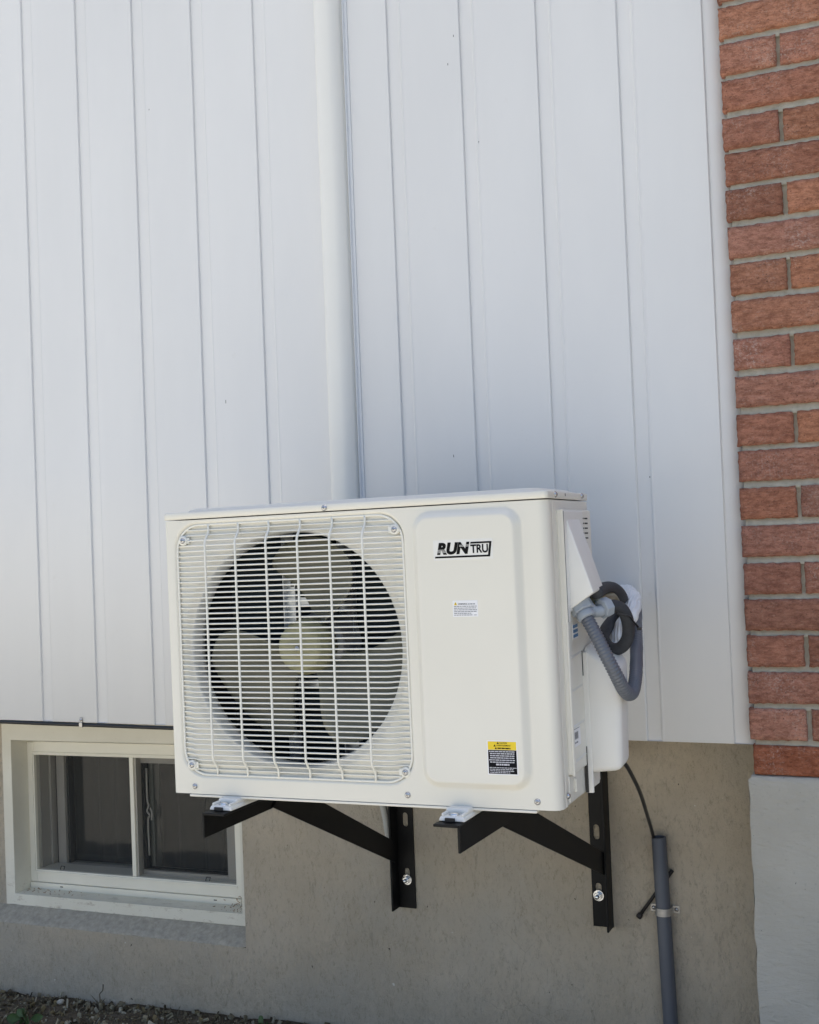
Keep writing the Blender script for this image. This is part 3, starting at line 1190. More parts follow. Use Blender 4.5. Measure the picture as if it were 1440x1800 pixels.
def build_grille():
    mb = MB().mat("grille_wire", True)
    hx, rc = .1985, .041

    def dep(u, w):
        d = -sd_rr(u, w, GC[0], GC[1], hx, hx, rc)
        return .0035 - .0125 * smooth((d - .010) / .020)
    # border wire
    ring = []
    for (sx, sy, a0) in ((1, -1, -90), (1, 1, 0), (-1, 1, 90), (-1, -1, 180)):
        cx, cy = GC[0] + sx * (hx - rc), GC[1] + sy * (hx - rc)
        for k in range(9):
            a = math.radians(a0 + 90 * k / 8)
            ring.append((cx + rc * math.cos(a), .0030, cy + rc * math.sin(a)))
    mb.tube(ring, .0019, 8, closed=True)
    N_ = 48
    for i in range(1, N_):
        w = GC[1] - hx + 2 * hx * i / N_
        dy = abs(w - GC[1]) - (hx - rc)
        half = hx if dy <= 0 else hx - rc + math.sqrt(max(0, rc * rc - dy * dy))
        us = [-half, -half + .006, -half + .012, -half + .018, -half + .024, -half + .030, -half + .036]
        us = us + [(-half + .036) + (2 * half - .072) * q / 14 for q in range(1, 14)] + [-x for x in reversed(us)]
        mb.tube([(GC[0] + x, dep(GC[0] + x, w), w) for x in us], .00138, 6)
    for q in range(6):
        u = .0835 - .0015 + q * .0553
        zs = [-hx, -hx + .008, -hx + .012, -hx + .018, -hx + .024, -hx + .030] 
        zs = zs + [(-hx + .030) + (2 * hx - .060) * k / 16 for k in range(1, 16)] + [-x for x in reversed(zs)]
        mb.tube([(u, dep(u, GC[1] + z) - .0010, GC[1] + z) for z in zs], .0019, 8)
    g = mb.build("fan_grille", unit)
    # four fixing lugs with screws
    for (u, w) in ((.0350, .4035), (.4075, .4048), (.0360, .0455), (.4085, .0462)):
        mb = MB().mat("grille_wire", True)
        mb.lathe([(.0, -.0012), (.0070, -.0012), (.0078, -.0004), (.0080, .0050), (.003, .0060)], (u, 0, w), (0, 1, 0), 20)
        sx = -1 if u < .2 else 1
        mb.smooth = False
        mb.box((u + sx * .004, .0005, w - .005), (u - sx * .011, .0040, w + .005), .0008)
        mb.build("fixing_lug", g)
        screw((u, -.0012, w), (0, -1, 0), g)


def screw(p, ax, parent, r=.0041):
    mb = MB().mat("screw_steel", True)
    mb.lathe([(r * 1.15, 0), (r * 1.15, .0006), (r * .98, .0008), (r * .95, .0016), (r * .72, .0027), (r * .35, .0031), (0, .0031)], p, ax, 18)
    mb.mat("dark_slot", False)
    a = Vector(ax)
    e1 = Vector((0, 0, 1))
    e2 = a.cross(e1)
    t = random.uniform(0, 3)
    d1 = e1 * math.cos(t) + e2 * math.sin(t)
    d2 = -e1 * math.sin(t) + e2 * math.cos(t)
    c = Vector(p) + a * .00315
    for d, q in ((d1, d2), (d2, d1)):
        mb.add([c + d * r * .45 + q * r * .09, c - d * r * .45 + q * r * .09, c - d * r * .45 - q * r * .09, c + d * r * .45 - q * r * .09], [(0, 1, 2, 3)])
    return mb.build("screw", parent)


build_grille()
for p in ((.2930, -.0014, .4428), (.0398, 0, .0117), (.4104, 0, .0131), (.6095, 0, .0117)):
    screw(p, (0, -1, 0), unit)
for p in ((UW + .0014, .0367, .4438), (UW + .0014, .1799, .4448), (UW + .0062, .0960, .4178 - .003), (UW + .0016, .0290, .0156)):
    screw(p, (1, 0, 0), unit, .0042)


def build_labels():
    # maker's badge: pale film with black lettering
    v0 = -.00955
    mb = MB().mat("badge_film", False)
    mb.box((.4725, v0 - .0002, .3560), (.5640, v0 + .001, .3855))
    bad = mb.build("badge", unit)
    mb = MB().mat("print_black", False)
    v = v0 - .0005
    put_text(mb, "RUN", .4780, .3640, v, .0510, .0176, .058, .20)
    put_text(mb, "TRU", .5300, .3650, v, .0268, .0124, .032, 0)
    t = .0026
    # bracket of bars round the second word
    mb.add([(.4745, v, .3593), (.5560, v, .3593), (.5566, v, .3593 + t), (.4751, v, .3593 + t)], [(0, 1, 2, 3)])
    mb.add([(.5560, v - .00003, .3593), (.5594, v - .00003, .3593), (.5626, v - .00003, .3812), (.5592, v - .00003, .3812)], [(0, 1, 2, 3)])
    mb.add([(.5300, v, .3812 - t), (.5592, v, .3812 - t), (.5596, v, .3812), (.5306, v, .3812)], [(0, 1, 2, 3)])
    mb.mat("badge_film")
    for zz in (.3672, .3690, .3708):   # pale bars through the first letter
        mb.add([(.4775, v - .0001, zz), (.4925, v - .0001, zz), (.4925, v - .0001, zz + .0006), (.4775, v - .0001, zz + .0006)], [(0, 1, 2, 3)])
    for zz in (.3768, .3752):
        mb.add([(.5130, v - .0001, zz), (.5300, v - .0001, zz), (.5300, v - .0001, zz + .0006), (.5130, v - .0001, zz + .0006)], [(0, 1, 2, 3)])
    mb.build("lettering", bad, recalc=False)
    # small white warning sticker
    mb = MB().mat("label_white", False)
    mb.box((.4988, v0 - .0002, .2742), (.5372, v0 + .001, .2976), 0)
    st = mb.build("warning_sticker", unit)
    mb = MB().mat("label_yellow", False)
    mb.prism([(.5007, v, .2910), (.5057, v, .2910), (.5032, v, .2958)], (0, -.0001, 0))
    mb.mat("print_black")
    mb.box((.5029, v - .0003, .2918), (.5035, v - .0002, .2940))
    put_text(mb, "WARNING", .5072, .2914, v, .0140, .0022, .015)
    rnd = random.Random(3)
    mb.mat("print_grey")

    def words(u0, u1, z, h):
        u = u0
        while u < u1 - .0015:
            L = min(rnd.uniform(.0016, .0055), u1 - u)
            mb.add([(u, v, z), (u + L, v, z), (u + L, v, z + h), (u, v, z + h)], [(0, 1, 2, 3)])
            u += L + .0007
    words(.5225, .5345, .2916, .0014)
    for i, e in enumerate((.5355, .5345, .5358, .5350, .5270, .5285)):
        words(.5005, e, .2886 - i * .0025, .0010)
    words(.5310, .5360, .2886 - 5 * .0025, .0008)
    mb.build("print", st, recalc=False)
    # black and yellow caution label
    mb = MB().mat("label_white", False)
    mb.box((.5411, v0 - .0002, .0496), (.5866, v0 + .001, .0980), 0)
    ca = mb.build("caution_label", unit)
    mb = MB().mat("label_black", False)
    mb.box((.5427, v0 - .0004, .0510), (.5850, v0 + .0005, .0846), 0)
    mb.mat("label_yellow")
    mb.box((.5427, v0 - .0004, .0850), (.5850, v0 + .0005, .0966), 0)
    mb.mat("print_black")
    v = v0 - .0006
    for (u, z) in ((.5562, .0933), (.5513, .0896), (.5530, .0859)):
        mb.prism([(u, v, z), (u + .0034, v, z), (u + .0017, v, z + .0030)], (0, -.0001, 0))
    put_text(mb, "CAUTION", .5604, .0936, v, .0110, .0023, .01)
    put_text(mb, "AVERTISSEMENT", .5556, .0900, v, .0215, .0022, .01)
    words(.5572, .5765, .0863, .0018)
    mb.mat("print_white")
    for i, (a, b, h) in enumerate(((.5442, .5825, .0014), (.5455, .5822, .0016), (.5455, .5818, .0015), (.5455, .5820, .0015), (.5440, .5838, .0014), (.5450, .5832, .0014))):
        words(a, b, .0818 - i * .0030, h)
    words(.5540, .5740, .0630, .0024)
    for i, (a, b) in enumerate(((.5440, .5842), (.5442, .5795), (.5448, .5812), (.5448, .5765))):
        words(a, b, .0592 - i * .0023, .0010)
    mb.build("print", ca, recalc=False)
    # labels on the side: barcode sticker and blue striped one
    us = UW + .0064
    mb = MB().mat("label_white", False)
    mb.box((us - .0002, .0530, .0790), (us + .0003, .0900, .1100), 0)
    bs = mb.build("barcode_sticker", unit)
    mb = MB().mat("print_grey", False)
    y = .0590
    rnd = random.Random(8)
    while y < .0780:
        L = rnd.choice((.0007, .0012, .0018))
        mb.add([(us + .0005, y, .0895), (us + .0005, y + L, .0895), (us + .0005, y + L, .1000), (us + .0005, y, .1000)], [(0, 1, 2, 3)])
        y += L + rnd.choice((.0005, .0009))
    mb.add([(us + .0005, .057, .1040), (us + .0005, .086, .1040), (us + .0005, .086, .1050), (us + .0005, .057, .1050)], [(0, 1, 2, 3)])
    for y0 in (.0590, .0655, .0700):
        mb.add([(us + .0005, y0, .0835), (us + .0005, y0 + .005, .0835), (us + .0005, y0 + .005, .0860), (us + .0005, y0, .0860)], [(0, 1, 2, 3)])
    mb.build("print", bs, recalc=False)
    mb = MB().mat("label_white", False)
    mb.box((us - .0002, .0760, .2330), (us + .0003, .1030, .2540), 0)
    bl = mb.build("striped_sticker", unit)
    mb = MB().mat("print_blue", False)
    for z in (.2345, .2415, .2485):
        mb.add([(us + .0005, .0770, z), (us + .0005, .1020, z + .001), (us + .0005, .1020, z + .0055), (us + .0005, .0770, z + .0045)], [(0, 1, 2, 3)])
    mb.build("print", bl, recalc=False)


build_labels()


def build_side_covers():
    # electrical cover: plate and downward wedge
    a = UW + .0062
    mb = MB().mat("cover_white", False)
    mb.box((a - .002, .0471, .2740), (a + .0036, .1500, .4200), .0008)
    mb.box((a + .001, .0470, .2600), (a + .0040, .0570, .3000), .0012)
    w = [(a + .001, .0600, .2760), (a + .001, .1300, .2830), (.6893, .1180, .3050), (.6893, .0600, .3010),
         (a + .001, .0600, .4085), (a + .001, .1300, .4085), (a + .0035, .1280, .4088), (a + .0035, .0600, .4085)]
    mb.smooth = True
    mb.hexa([w[0], w[1], w[2], w[3], w[4], w[5], w[6], w[7]], .0022, 3)
    mb.smooth = False
    mb.mat("dark_slot")
    mb.box((a - .0005, .0445, .2600), (a + .0033, .0472, .4200))
    c = mb.build("terminal_cover", unit)
    # valve cover: big rounded box low on the side
    mb = MB().mat("cover_white", True)
    a = UW + .0062
    v1 = .1215
    pts = [(a, v1, .0290), (.7015, v1, .0335), (.7035, .1720, .0400), (a, .2000, .0330),
           (a, v1, .2180), (.7070, v1 + .004, .1860), (.7060, .1800, .1980), (a, .2000, .2300)]
    mb.hexa(pts, .0105, 4)
    mb.smooth = False
    # flange along its front edge and tab below
    mb.box((a - .004, .1212, .0010), (a + .0080, .1255, .2100), .0014)
    mb.box((a - .004, .1250, .0040), (a + .0015, .1830, .0340), .0014)
    mb.mat("dark_slot")
    mb.box((a - .0035, .1190, .1750), (a + .0008, .1213, .2120))
    mb.box((a - .0035, .1190, .0020), (a + .0008, .1213, .0700))
    mb.build("valve_cover", unit)


build_side_covers()

# ================================================================== BRACKETS
def build_bracket(side, name_label):
    """side -1: protruding flanges on the left edge, +1: on the right edge"""
    t = .0040
    if side < 0:
        xw, xin = .4447, .4845      # outer edge (flange side), inner edge on the wall
        xa, za = .4549, .7000
        zbot, zbolt = .3425, .4012
        slot = .4673
    else:
        xw, xin = .9017, .8620
        xa, za = .8821, .7060
        zbot, zbolt = .3430, .4029
        slot = .8751
    r = thing("wall_bracket", name_label, "bracket", ((xw + xin) / 2, FY, zbot), "black steel brackets under the unit")
    inv = Matrix.Translation(-Vector(r.location))
    s = 1 if side < 0 else -1
    bv = .0008
    mb = MB().mat("bracket_steel", False)
    # wall leg with slots: built from strips round the two slots
    zt = .7150
    y0, y1 = FY - t, FY - .0002
    sw, shh = .0062, .0150
    zs1 = .5250
    xs = sorted((xw, xin))
    def strip(x0, x1, za_, zb_):
        mb.box((x0, y0, za_), (x1, y1, zb_), 0, M=inv)
    strip(xs[0], slot - sw, zbot, zt)
    strip(slot + sw, xs[1], zbot, zt)
    zslots = [(zbolt - .008, zbolt + .024), (zs1 - shh, zs1 + shh)]
    zc = zbot
    for (p, q) in zslots:
        strip(slot - sw, slot + sw, zc, p)
        for zz, sg in ((p, 1), (q, -1)):
            # rounded slot ends
            n_ = 6
            for k in range(n_):
                a0, a1 = math.pi * k / n_, math.pi * (k + 1) / n_
                pa = (slot - sw * math.cos(a0), y0, zz + sg * sw - sg * sw * math.sin(a0))
                pb = (slot - sw * math.cos(a1), y0, zz + sg * sw - sg * sw * math.sin(a1))
                mb.prism([(pa[0], y0, zz), (pb[0], y0, zz), pb, pa], (0, t, 0), inv)
        zc = q
    strip(slot - sw, slot + sw, zc, zt)
    # leg standing off the wall
    mb.box((xw, FY - .0385, zbot + .0005), (xw + s * t, y0 + .0005, zt), bv, 1, M=inv)
    mb.build("post", r)
    # arm: angle, slightly splayed
    mb = MB().mat("bracket_steel", False)
    ye = -.5750
    zw = za - .002
    def arm(p0x, p1x, z0, z1):
        # from the wall end to the tip
        dx = xa - xw
        mb.hexa([(p0x, FY - .006, zw + z0), (p1x, FY - .006, zw + z0), (p1x + dx, ye, za + z0), (p0x + dx, ye, za + z0),
                 (p0x, FY - .006, zw + z1), (p1x, FY - .006, zw + z1), (p1x + dx, ye, za + z1), (p0x + dx, ye, za + z1)], bv, 1, M=inv)
    arm(xw, xw + s * t, -.0390, -.0006)
    arm(xw + s * .0006, xw + s * .0405, -t, 0)
    mb.mat("screw_steel")
    mb.build("arm", r)
    # brace: flat bar
    mb = MB().mat("bracket_steel", False)
    zbr = (lambda y: .4938 - .49 * (y - .104)) if side < 0 else (lambda y: .5333 - .43 * (y - .029))
    dxy = (xa - xw) / (ye - FY)
    P_ = []
    for y, cut in ((FY - .030, 0), (-.2900 if side < 0 else -.3350, 1)):
        x = xw + s * (t + .0005) + dxy * (y - FY)
        top, bot = zbr(y), zbr(y) - .0435
        if cut:
            top, bot = za - .004, za - .036
        P_.append((x, y, bot, top))
    (x0, ya, b0, t0), (x1, yb_, b1, t1) = P_
    yb2 = yb_ - .06
    mb.hexa([(x0, ya, b0), (x0 + s * t, ya, b0), (x1 + s * t, yb2 - .02, b1), (x1, yb2 - .02, b1),
             (x0, ya, t0), (x0 + s * t, ya, t0), (x1 + s * t, yb_ - .03, t1), (x1, yb_ - .03, t1)], bv, 1, M=inv)
    mb.build("brace", r)
    # expansion bolt with washer and nut
    mb = MB().mat("zinc", False)
    c = Vector((slot, y0, zbolt)) - Vector(r.location)
    mb.lathe([(.0105, 0), (.0105, .0018), (.003, .0018)], c, (0, -1, 0), 20, True)
    mb.lathe([(.0078, .0018), (.0082, .0030), (.0082, .0080), (.0072, .0088)], c, (0, -1, 0), 6, True)
    mb.smooth = True
    mb.lathe([(.0042, .0085), (.0042, .0150), (.0034, .0165), (0, .0165)], c, (0, -1, 0), 12)
    mb.build("bolt", r)
    return r


build_bracket(-1, "black steel wall bracket under the fan side, between basement window and second bracket")
build_bracket(1, "black steel wall bracket under the side with hoses, nearer the grey pipe")


def pad_mesh():
    """white mounting foot: saddle plate, hump, two bolts, black rubber tongue (origin under its middle)"""
    mb = MB().mat("pad_white", True)
    mb.hexa([(-.020, -.034, .0005), (.021, -.034, .0005), (.021, .070, .0005), (-.020, .070, .0005),
             (-.018, -.031, .0070), (.019, -.031, .0070), (.019, .070, .0070), (-.018, .070, .0070)], .0022, 3)
    mb.box((-.017, -.012, .0060), (.018, .060, .0142), .0030, 3)
    mb.box((-.0165, -.030, .0060), (-.0125, .030, .0110), .0015, 2)
    mb.box((.0135, -.030, .0060), (.0175, .030, .0110), .0015, 2)
    a = mb
    mb = MB().mat("zinc", True)
    mb.lathe([(.0062, 0), (.0062, .0028), (.0040, .0036), (0, .0036)], (0, -.021, .0070), (0, 0, 1), 6)
    mb.lathe([(.0085, 0), (.0085, .0008), (0, .0008)], (0, -.021, .0069), (0, 0, 1), 16)
    b = mb
    mb = MB().mat("pad_black", False)
    mb.box((-.0090, -.0365, .0004), (.0060, -.0335, .0058), .0006)
    return a, b, mb


for i, (loc, lab) in enumerate((((.4775, -.5250, .7003), "white plastic mounting foot bolted on the arm tip in front of the basement window"),
                                ((.8630, -.5250, .7062), "white plastic mounting foot bolted on the arm tip below the caution label"))):
    if i == 0:
        pad = thing("mounting_foot", lab, "mounting foot", loc, "feet between the unit and its brackets")
        a, b, c = pad_mesh()
        parts = [a.build("foot_base", pad), b.build("bolt", pad), c.build("rubber_tongue", pad)]
    else:
        p2 = pad.copy()
        COL.objects.link(p2)
        p2.location = loc
        p2["label"] = lab
        for q in parts:
            q2 = q.copy()
            COL.objects.link(q2)
            q2.parent = p2

# ================================================================== LINE COVER ON THE SIDING
def build_line_cover():
    t = thing("line_cover", "white rounded line-set cover running up the siding behind the unit", "pipe cover", (.4375, 0, 1.0))
    o = Vector(t.location)
    z0, z1 = .800, 3.2

    def ext(prof, mat, name, sm):
        mb = MB().mat(mat, sm)
        vs_ = [(x - o.x, y, z - o.z) for z in (z0, 1.5, 2.4, z1) for x, y in prof]
        m = len(prof)
        fs_ = [(j * m + i, j * m + i + 1, (j + 1) * m + i + 1, (j + 1) * m + i) for j in range(3) for i in range(m - 1)]
        mb.add(vs_, fs_)
        return mb.build(name, t, recalc=False)
    # D-shaped cover
    x0, x1, d = .4110, .4655, .034
    prof = [(x0, -.002), (x0, -d + .016)]
    for k in range(1, 8):
        a = math.pi / 2 * k / 8
        prof.append((x0 + .018 - .018 * math.cos(a), -d + .016 - .016 * math.sin(a)))
    prof += [(x0 + .018, -d), (x0 + .0265, -d - .0006), (x1 - .024, -d)]
    for k in range(1, 10):
        a = math.pi / 2 * k / 10
        prof.append((x1 - .024 + .022 * math.sin(a), -d + .024 - .024 * math.cos(a)))
    prof += [(x1 - .002, -d + .024), (x1 - .002, -.006), (x1, -.0055), (x1, -.003)]
    ext(prof, "cover_plastic", "cover", True)
    ext([(x0 - .001, -.0005), (x0 - .001, -.0022), (x1 + .0012, -.0040), (x1 + .0022, -.0085), (x1 + .0040, -.0085), (x1 + .0045, -.0030), (x1 + .0098, -.0030), (x1 + .0100, -.0003)], "cover_strip", "back_plate", False)


build_line_cover()

# ================================================================== HOSES
A = [(1.0277, -.43, .9968), (1.0355, -.435, .9871), (1.0509, -.44, .9602), (1.0663, -.44, .9274), (1.0767, -.43, .8994), (1.0809, -.41, .878), (1.0819, -.385, .8672), (1.0829, -.36, .869), (1.081, -.33, .8901), (1.0717, -.28, .9239), (1.0556, -.21, .9538), (1.0424, -.15, .9727), (1.0236, -.08, .9877), (.9986, -.004, .9905)]  # hose paths: image pixels projected to guessed depths
Bp = [(1.0572, -.41, .995), (1.0632, -.4, .9976), (1.0709, -.39, .9969), (1.0784, -.38, .9894), (1.0813, -.37, .9751), (1.0799, -.36, .959), (1.0754, -.355, .9441), (1.065, -.35, .9325), (1.0514, -.345, .9294), (1.0385, -.335, .9354), (1.0305, -.32, .9453), (1.0303, -.3, .9568), (1.033, -.27, .9669), (1.0290, -.21, .9700), (1.015, -.10, .97), (.985, -.004, .97)]
Cp = [(1.049, -.42, 1.0191), (1.0479, -.37, 1.0231), (1.0507, -.33, 1.021), (1.0509, -.29, 1.0109), (1.0458, -.25, .996), (1.0334, -.21, .9798), (1.015, -.17, .9602), (.9999, -.14, .9446), (.985, -.10, .93)]
Wt = [(.9737, -.004, .993), (.9962, -.06, .9988), (1.0259, -.14, 1.0038), (1.0511, -.21, .9999), (1.0611, -.25, .9895), (1.062, -.275, .976), (1.0556, -.285, .9617), (1.048, -.29, .9444), (1.0422, -.295, .9271), (1.0414, -.31, .9049), (1.0439, -.33, .8853)]


def hexnut(mb, c, ax, r, L, n=8):
    mb.lathe([(r * .9, 0), (r, L * .08), (r, L * .92), (r * .9, L)], c, ax, n, True)


def build_hoses():
    # ribbed grey conduit with its nut
    t = thing("flexible_conduit", "grey ribbed flexible conduit hanging in a V beside the valve cover", "conduit", A[0])
    o = Vector(A[0])
    mb = MB().mat("conduit_grey", True)
    pts = crv([Vector(p) - o for p in A], 26)
    d = 0
    rr = []
    last = pts[0]
    for p in pts:
        d += (p - last).length
        last = p
        rib = .0097 + .0007 * math.sin(d / .0050 * 2 * math.pi)
        rr.append(rib)
    mb.tube(pts, rr, 16)
    mb.build("hose", t)
    mb = MB().mat("fitting_grey", False)
    ax = (Vector(A[2]) - Vector(A[0])).normalized()
    hexnut(mb, Vector((-.0045, 0, .012)), ax, .0180, .0200, 8)
    mb.smooth = True
    mb.lathe([(.0120, 0), (.0138, .002), (.0138, .010), (.0122, .012)], Vector((-.0045, 0, .012)) + ax * .019, ax, 20, True)
    mb.build("connector", t)
    # black insulated loop with its elbow
    t = thing("insulated_hose", "black foam hose curling in a tight loop from the grey elbow", "hose", Bp[0])
    o = Vector(Bp[0])
    mb = MB().mat("foam_black", True)
    mb.tube(crv([Vector(p) - o for p in Bp], 8), .0095, 16)
    mb.build("hose", t)
    mb = MB().mat("fitting_grey", True)
    el = [(1.0330, -.425, 1.0060), (1.0385, -.424, .9985), (1.0450, -.420, .9920), (1.0520, -.415, .9920), (1.0575, -.409, .9945)]
    mb.tube(crv([Vector(p) - o for p in el], 6), .0085, 14)
    mb.smooth = False
    ax = (Vector(Bp[1]) - Vector(Bp[0])).normalized()
    hexnut(mb, Vector((-.0035, -.004, -.0003)), ax, .0150, .0150, 8)
    mb.build("elbow", t)
    # upper hose
    t = thing("insulated_hose", "black foam hose arching out from behind the wedge-shaped terminal cover", "hose", Cp[0])
    o = Vector(Cp[0])
    mb = MB().mat("foam_black", True)
    mb.tube(crv([Vector(p) - o for p in Cp], 8), .0095, 16)
    mb.build("hose", t)
    mb = MB().mat("brass", True)
    mb.tube(crv([Vector(p) - o for p in [(1.025, -.41, 1.006), (1.040, -.395, 1.006), (1.0482, -.38, 1.0084), (1.051, -.345, 1.0085), (1.0535, -.332, 1.000)]], 6), .0080, 12)
    mb.build("fitting", t)
    # white wrapped lines
    mb = MB().mat("wrap_white", True)
    o = Vector(Wt[2])
    pts = crv([Vector(p) - o for p in Wt], 8)
    mb.tube(pts, [.0138 + .0008 * math.sin(i * .8) for i in range(len(pts))], 14)
    ob = mb.build("line_set")
    ob.location = o
    tag(ob, "white wrapped refrigerant lines bending down from the siding behind the hoses", "pipes")
    # black tie
    mb = MB().mat("cable_black", True)
    c = Vector((1.090, -.385, .975))
    pts = [Vector((1.0720, -.402, .9880)), Vector((1.0864, -.400, .9840)), Vector((1.0918, -.395, .9811)), Vector((1.0930, -.380, .9732)), Vector((1.0963, -.370, .9657)), Vector((1.0986, -.370, .9615))]
    mb.tube([p - c for p in crv(pts, 5)], .0017, 7)
    mb.smooth = False
    mb.box(Vector((1.0955, -.374, .9600)) - c, Vector((1.1015, -.366, .9645)) - c, .001)
    ob = mb.build("cable_tie")
    ob.location = c
    tag(ob, "black cable tie with a short tail on the hose loop", "cable tie")
    # drain hose under the unit
    mb = MB().mat("drain_hose", True)
    o = Vector((.4289, .115, .5579))
    mb.tube([p - o for p in crv([Vector((.424, .06, .70)), Vector((.4255, .09, .635)), Vector((.4264, .105, .5926)), Vector((.4289, .122, .5579)), Vector((.4300, .132, .5286)), Vector((.4310, .140, .4933)), Vector((.4310, .160, .470))], 8)], .0073, 12)
    ob = mb.build("drain_hose")
    ob.location = o
    tag(ob, "pale grey drain hose slanting down behind the fan-side bracket", "hose")
    # black cable from the valve cover into the pipe
    mb = MB().mat("cable_black", True)
    cb = [(1.030, -.30, .765), (1.0399, -.26, .7403), (1.0369, -.2, .7078), (1.0296, -.12, .663), (1.0129, -.01, .6039), (.9935, .113, .5363), (.9925, .128, .5075), (.994, .133, .434)]
    o = Vector(cb[2])
    mb.tube([p - o for p in crv(cb, 8)], .0033, 10)
    ob = mb.build("cable")
    ob.location = o
    tag(ob, "thin black cable dropping from the valve cover into the grey pipe", "cable")


build_hoses()


def build_wall_pipe():
    base = Vector((1.0100, .132, .02))
    t = thing("conduit_pipe", "dark grey plastic pipe standing open-topped against the foundation", "pipe", base)
    top = Vector((1.0004, .1320, .5276))
    bot = Vector((1.0118, .1320, -.03))
    d = (top - bot)
    L = d.length
    ax = d.normalized()
    mb = MB().mat("pipe_pvc", True)
    mb.lathe([(.0138, 0), (.0138, L - .001), (.0133, L), (.0112, L), (.0109, L - .0008), (.0109, L - .12)], bot - base, ax, 28)
    mb.build("tube", t)
    zs = .3886
    # strap
    c = bot + d * ((zs - bot.z) / d.z)
    st = thing("pipe_strap", "metal pipe strap with two lugs holding the grey pipe", "pipe strap", c)
    mb = MB().mat("strap_metal", False)
    r = .0143
    for k in range(14):
        a0, a1 = math.pi * k / 14, math.pi * (k + 1) / 14
        q = []
        for a in (a0, a1):
            for rr in (r, r + .0016):
                q.append((-rr * math.cos(a), -rr * math.sin(a)))
        mb.hexa([(q[0][0], q[0][1], -.007), (q[2][0], q[2][1], -.007), (q[3][0], q[3][1], -.007), (q[1][0], q[1][1], -.007),
                 (q[0][0], q[0][1], .007), (q[2][0], q[2][1], .007), (q[3][0], q[3][1], .007), (q[1][0], q[1][1], .007)])
    for s in (-1, 1):
        mb.box((s * r, 0, -.007), (s * (r + .0016), .0155, .007))
        mb.box((s * (r + .0002), .0150, -.0072), (s * (r + .0135), .0166, .0072), .0004)
    # raised bead round the strap
    mb.smooth = True
    for dz in (-.0035, .0035):
        mb.tube([(-(r + .0014) * math.cos(math.pi * k / 16), -(r + .0014) * math.sin(math.pi * k / 16), dz) for k in range(17)], .0009, 6)
    mb.build("band", st)
    for s in (-1, 1):
        screw((s * (r + .0075), .0150, 0), (0, -1, 0), st, .0036)
    # rod stuck out behind the pipe
    a, b = Vector((.9548, .1400, .3725)), Vector((1.0206, .1446, .4625))
    m = (a + b) / 2
    rod = thing("metal_rod", "dark old rod slanting behind the grey pipe above its strap", "rod", m)
    mb = MB().mat("rusty_rod", True)
    mb.tube([a - m, (a * .6 + b * .4) - m, b - m], [.0035, .0032, .0038], 8)
    mb.build("shank", rod)
    mb = MB().mat("rusty_rod", True)
    dv = (b - a).normalized()
    mb.lathe([(.0055, 0), (.0060, .003), (.0052, .008), (.0036, .010)], a - m - dv * .004, dv, 8, True)
    mb.build("end_cap", rod)


build_wall_pipe()


def build_siding_cable():
    mb = MB().mat("cable_black", True)
    o = Vector((-.3, .002, .7262))
    pts = [(-1.6, .004, .7258), (-.9, .003, .7262), (-.5, .0015, .7264), (-.36, .0015, .7258), (-.23, .001, .7258), (-.05, .0015, .7252), (.10, .003, .7252), (.3, .004, .7262), (.62, .004, .7265)]
    mb.tube([p - o for p in crv([Vector(p) for p in pts], 10)], .0043, 10)
    ob = mb.build("cable")
    ob.location = o
    tag(ob, "thin black cable running along the bottom edge of the siding", "cable")
    c = Vector((-.2445, .000, .7270))
    t = thing("cable_clip", "small metal clip pinning the black cable to the siding bottom", "clip", c)
    mb = MB().mat("strap_metal", False)
    mb.tube([(0, .006, -.0065), (0, .0005, -.0058), (0, -.0022, 0), (0, -.0022, .010)], .0006, 4)
    mb.box((-.0045, -.0048, -.0060), (.0045, -.0032, .0045), .0008)
    mb.box((-.0038, -.0026, .0040), (.0038, -.0012, .0150), .0008)
    mb.build("band", t)
    screw((0, -.0026, .0105), (0, -1, 0), t, .0030)


build_siding_cable()

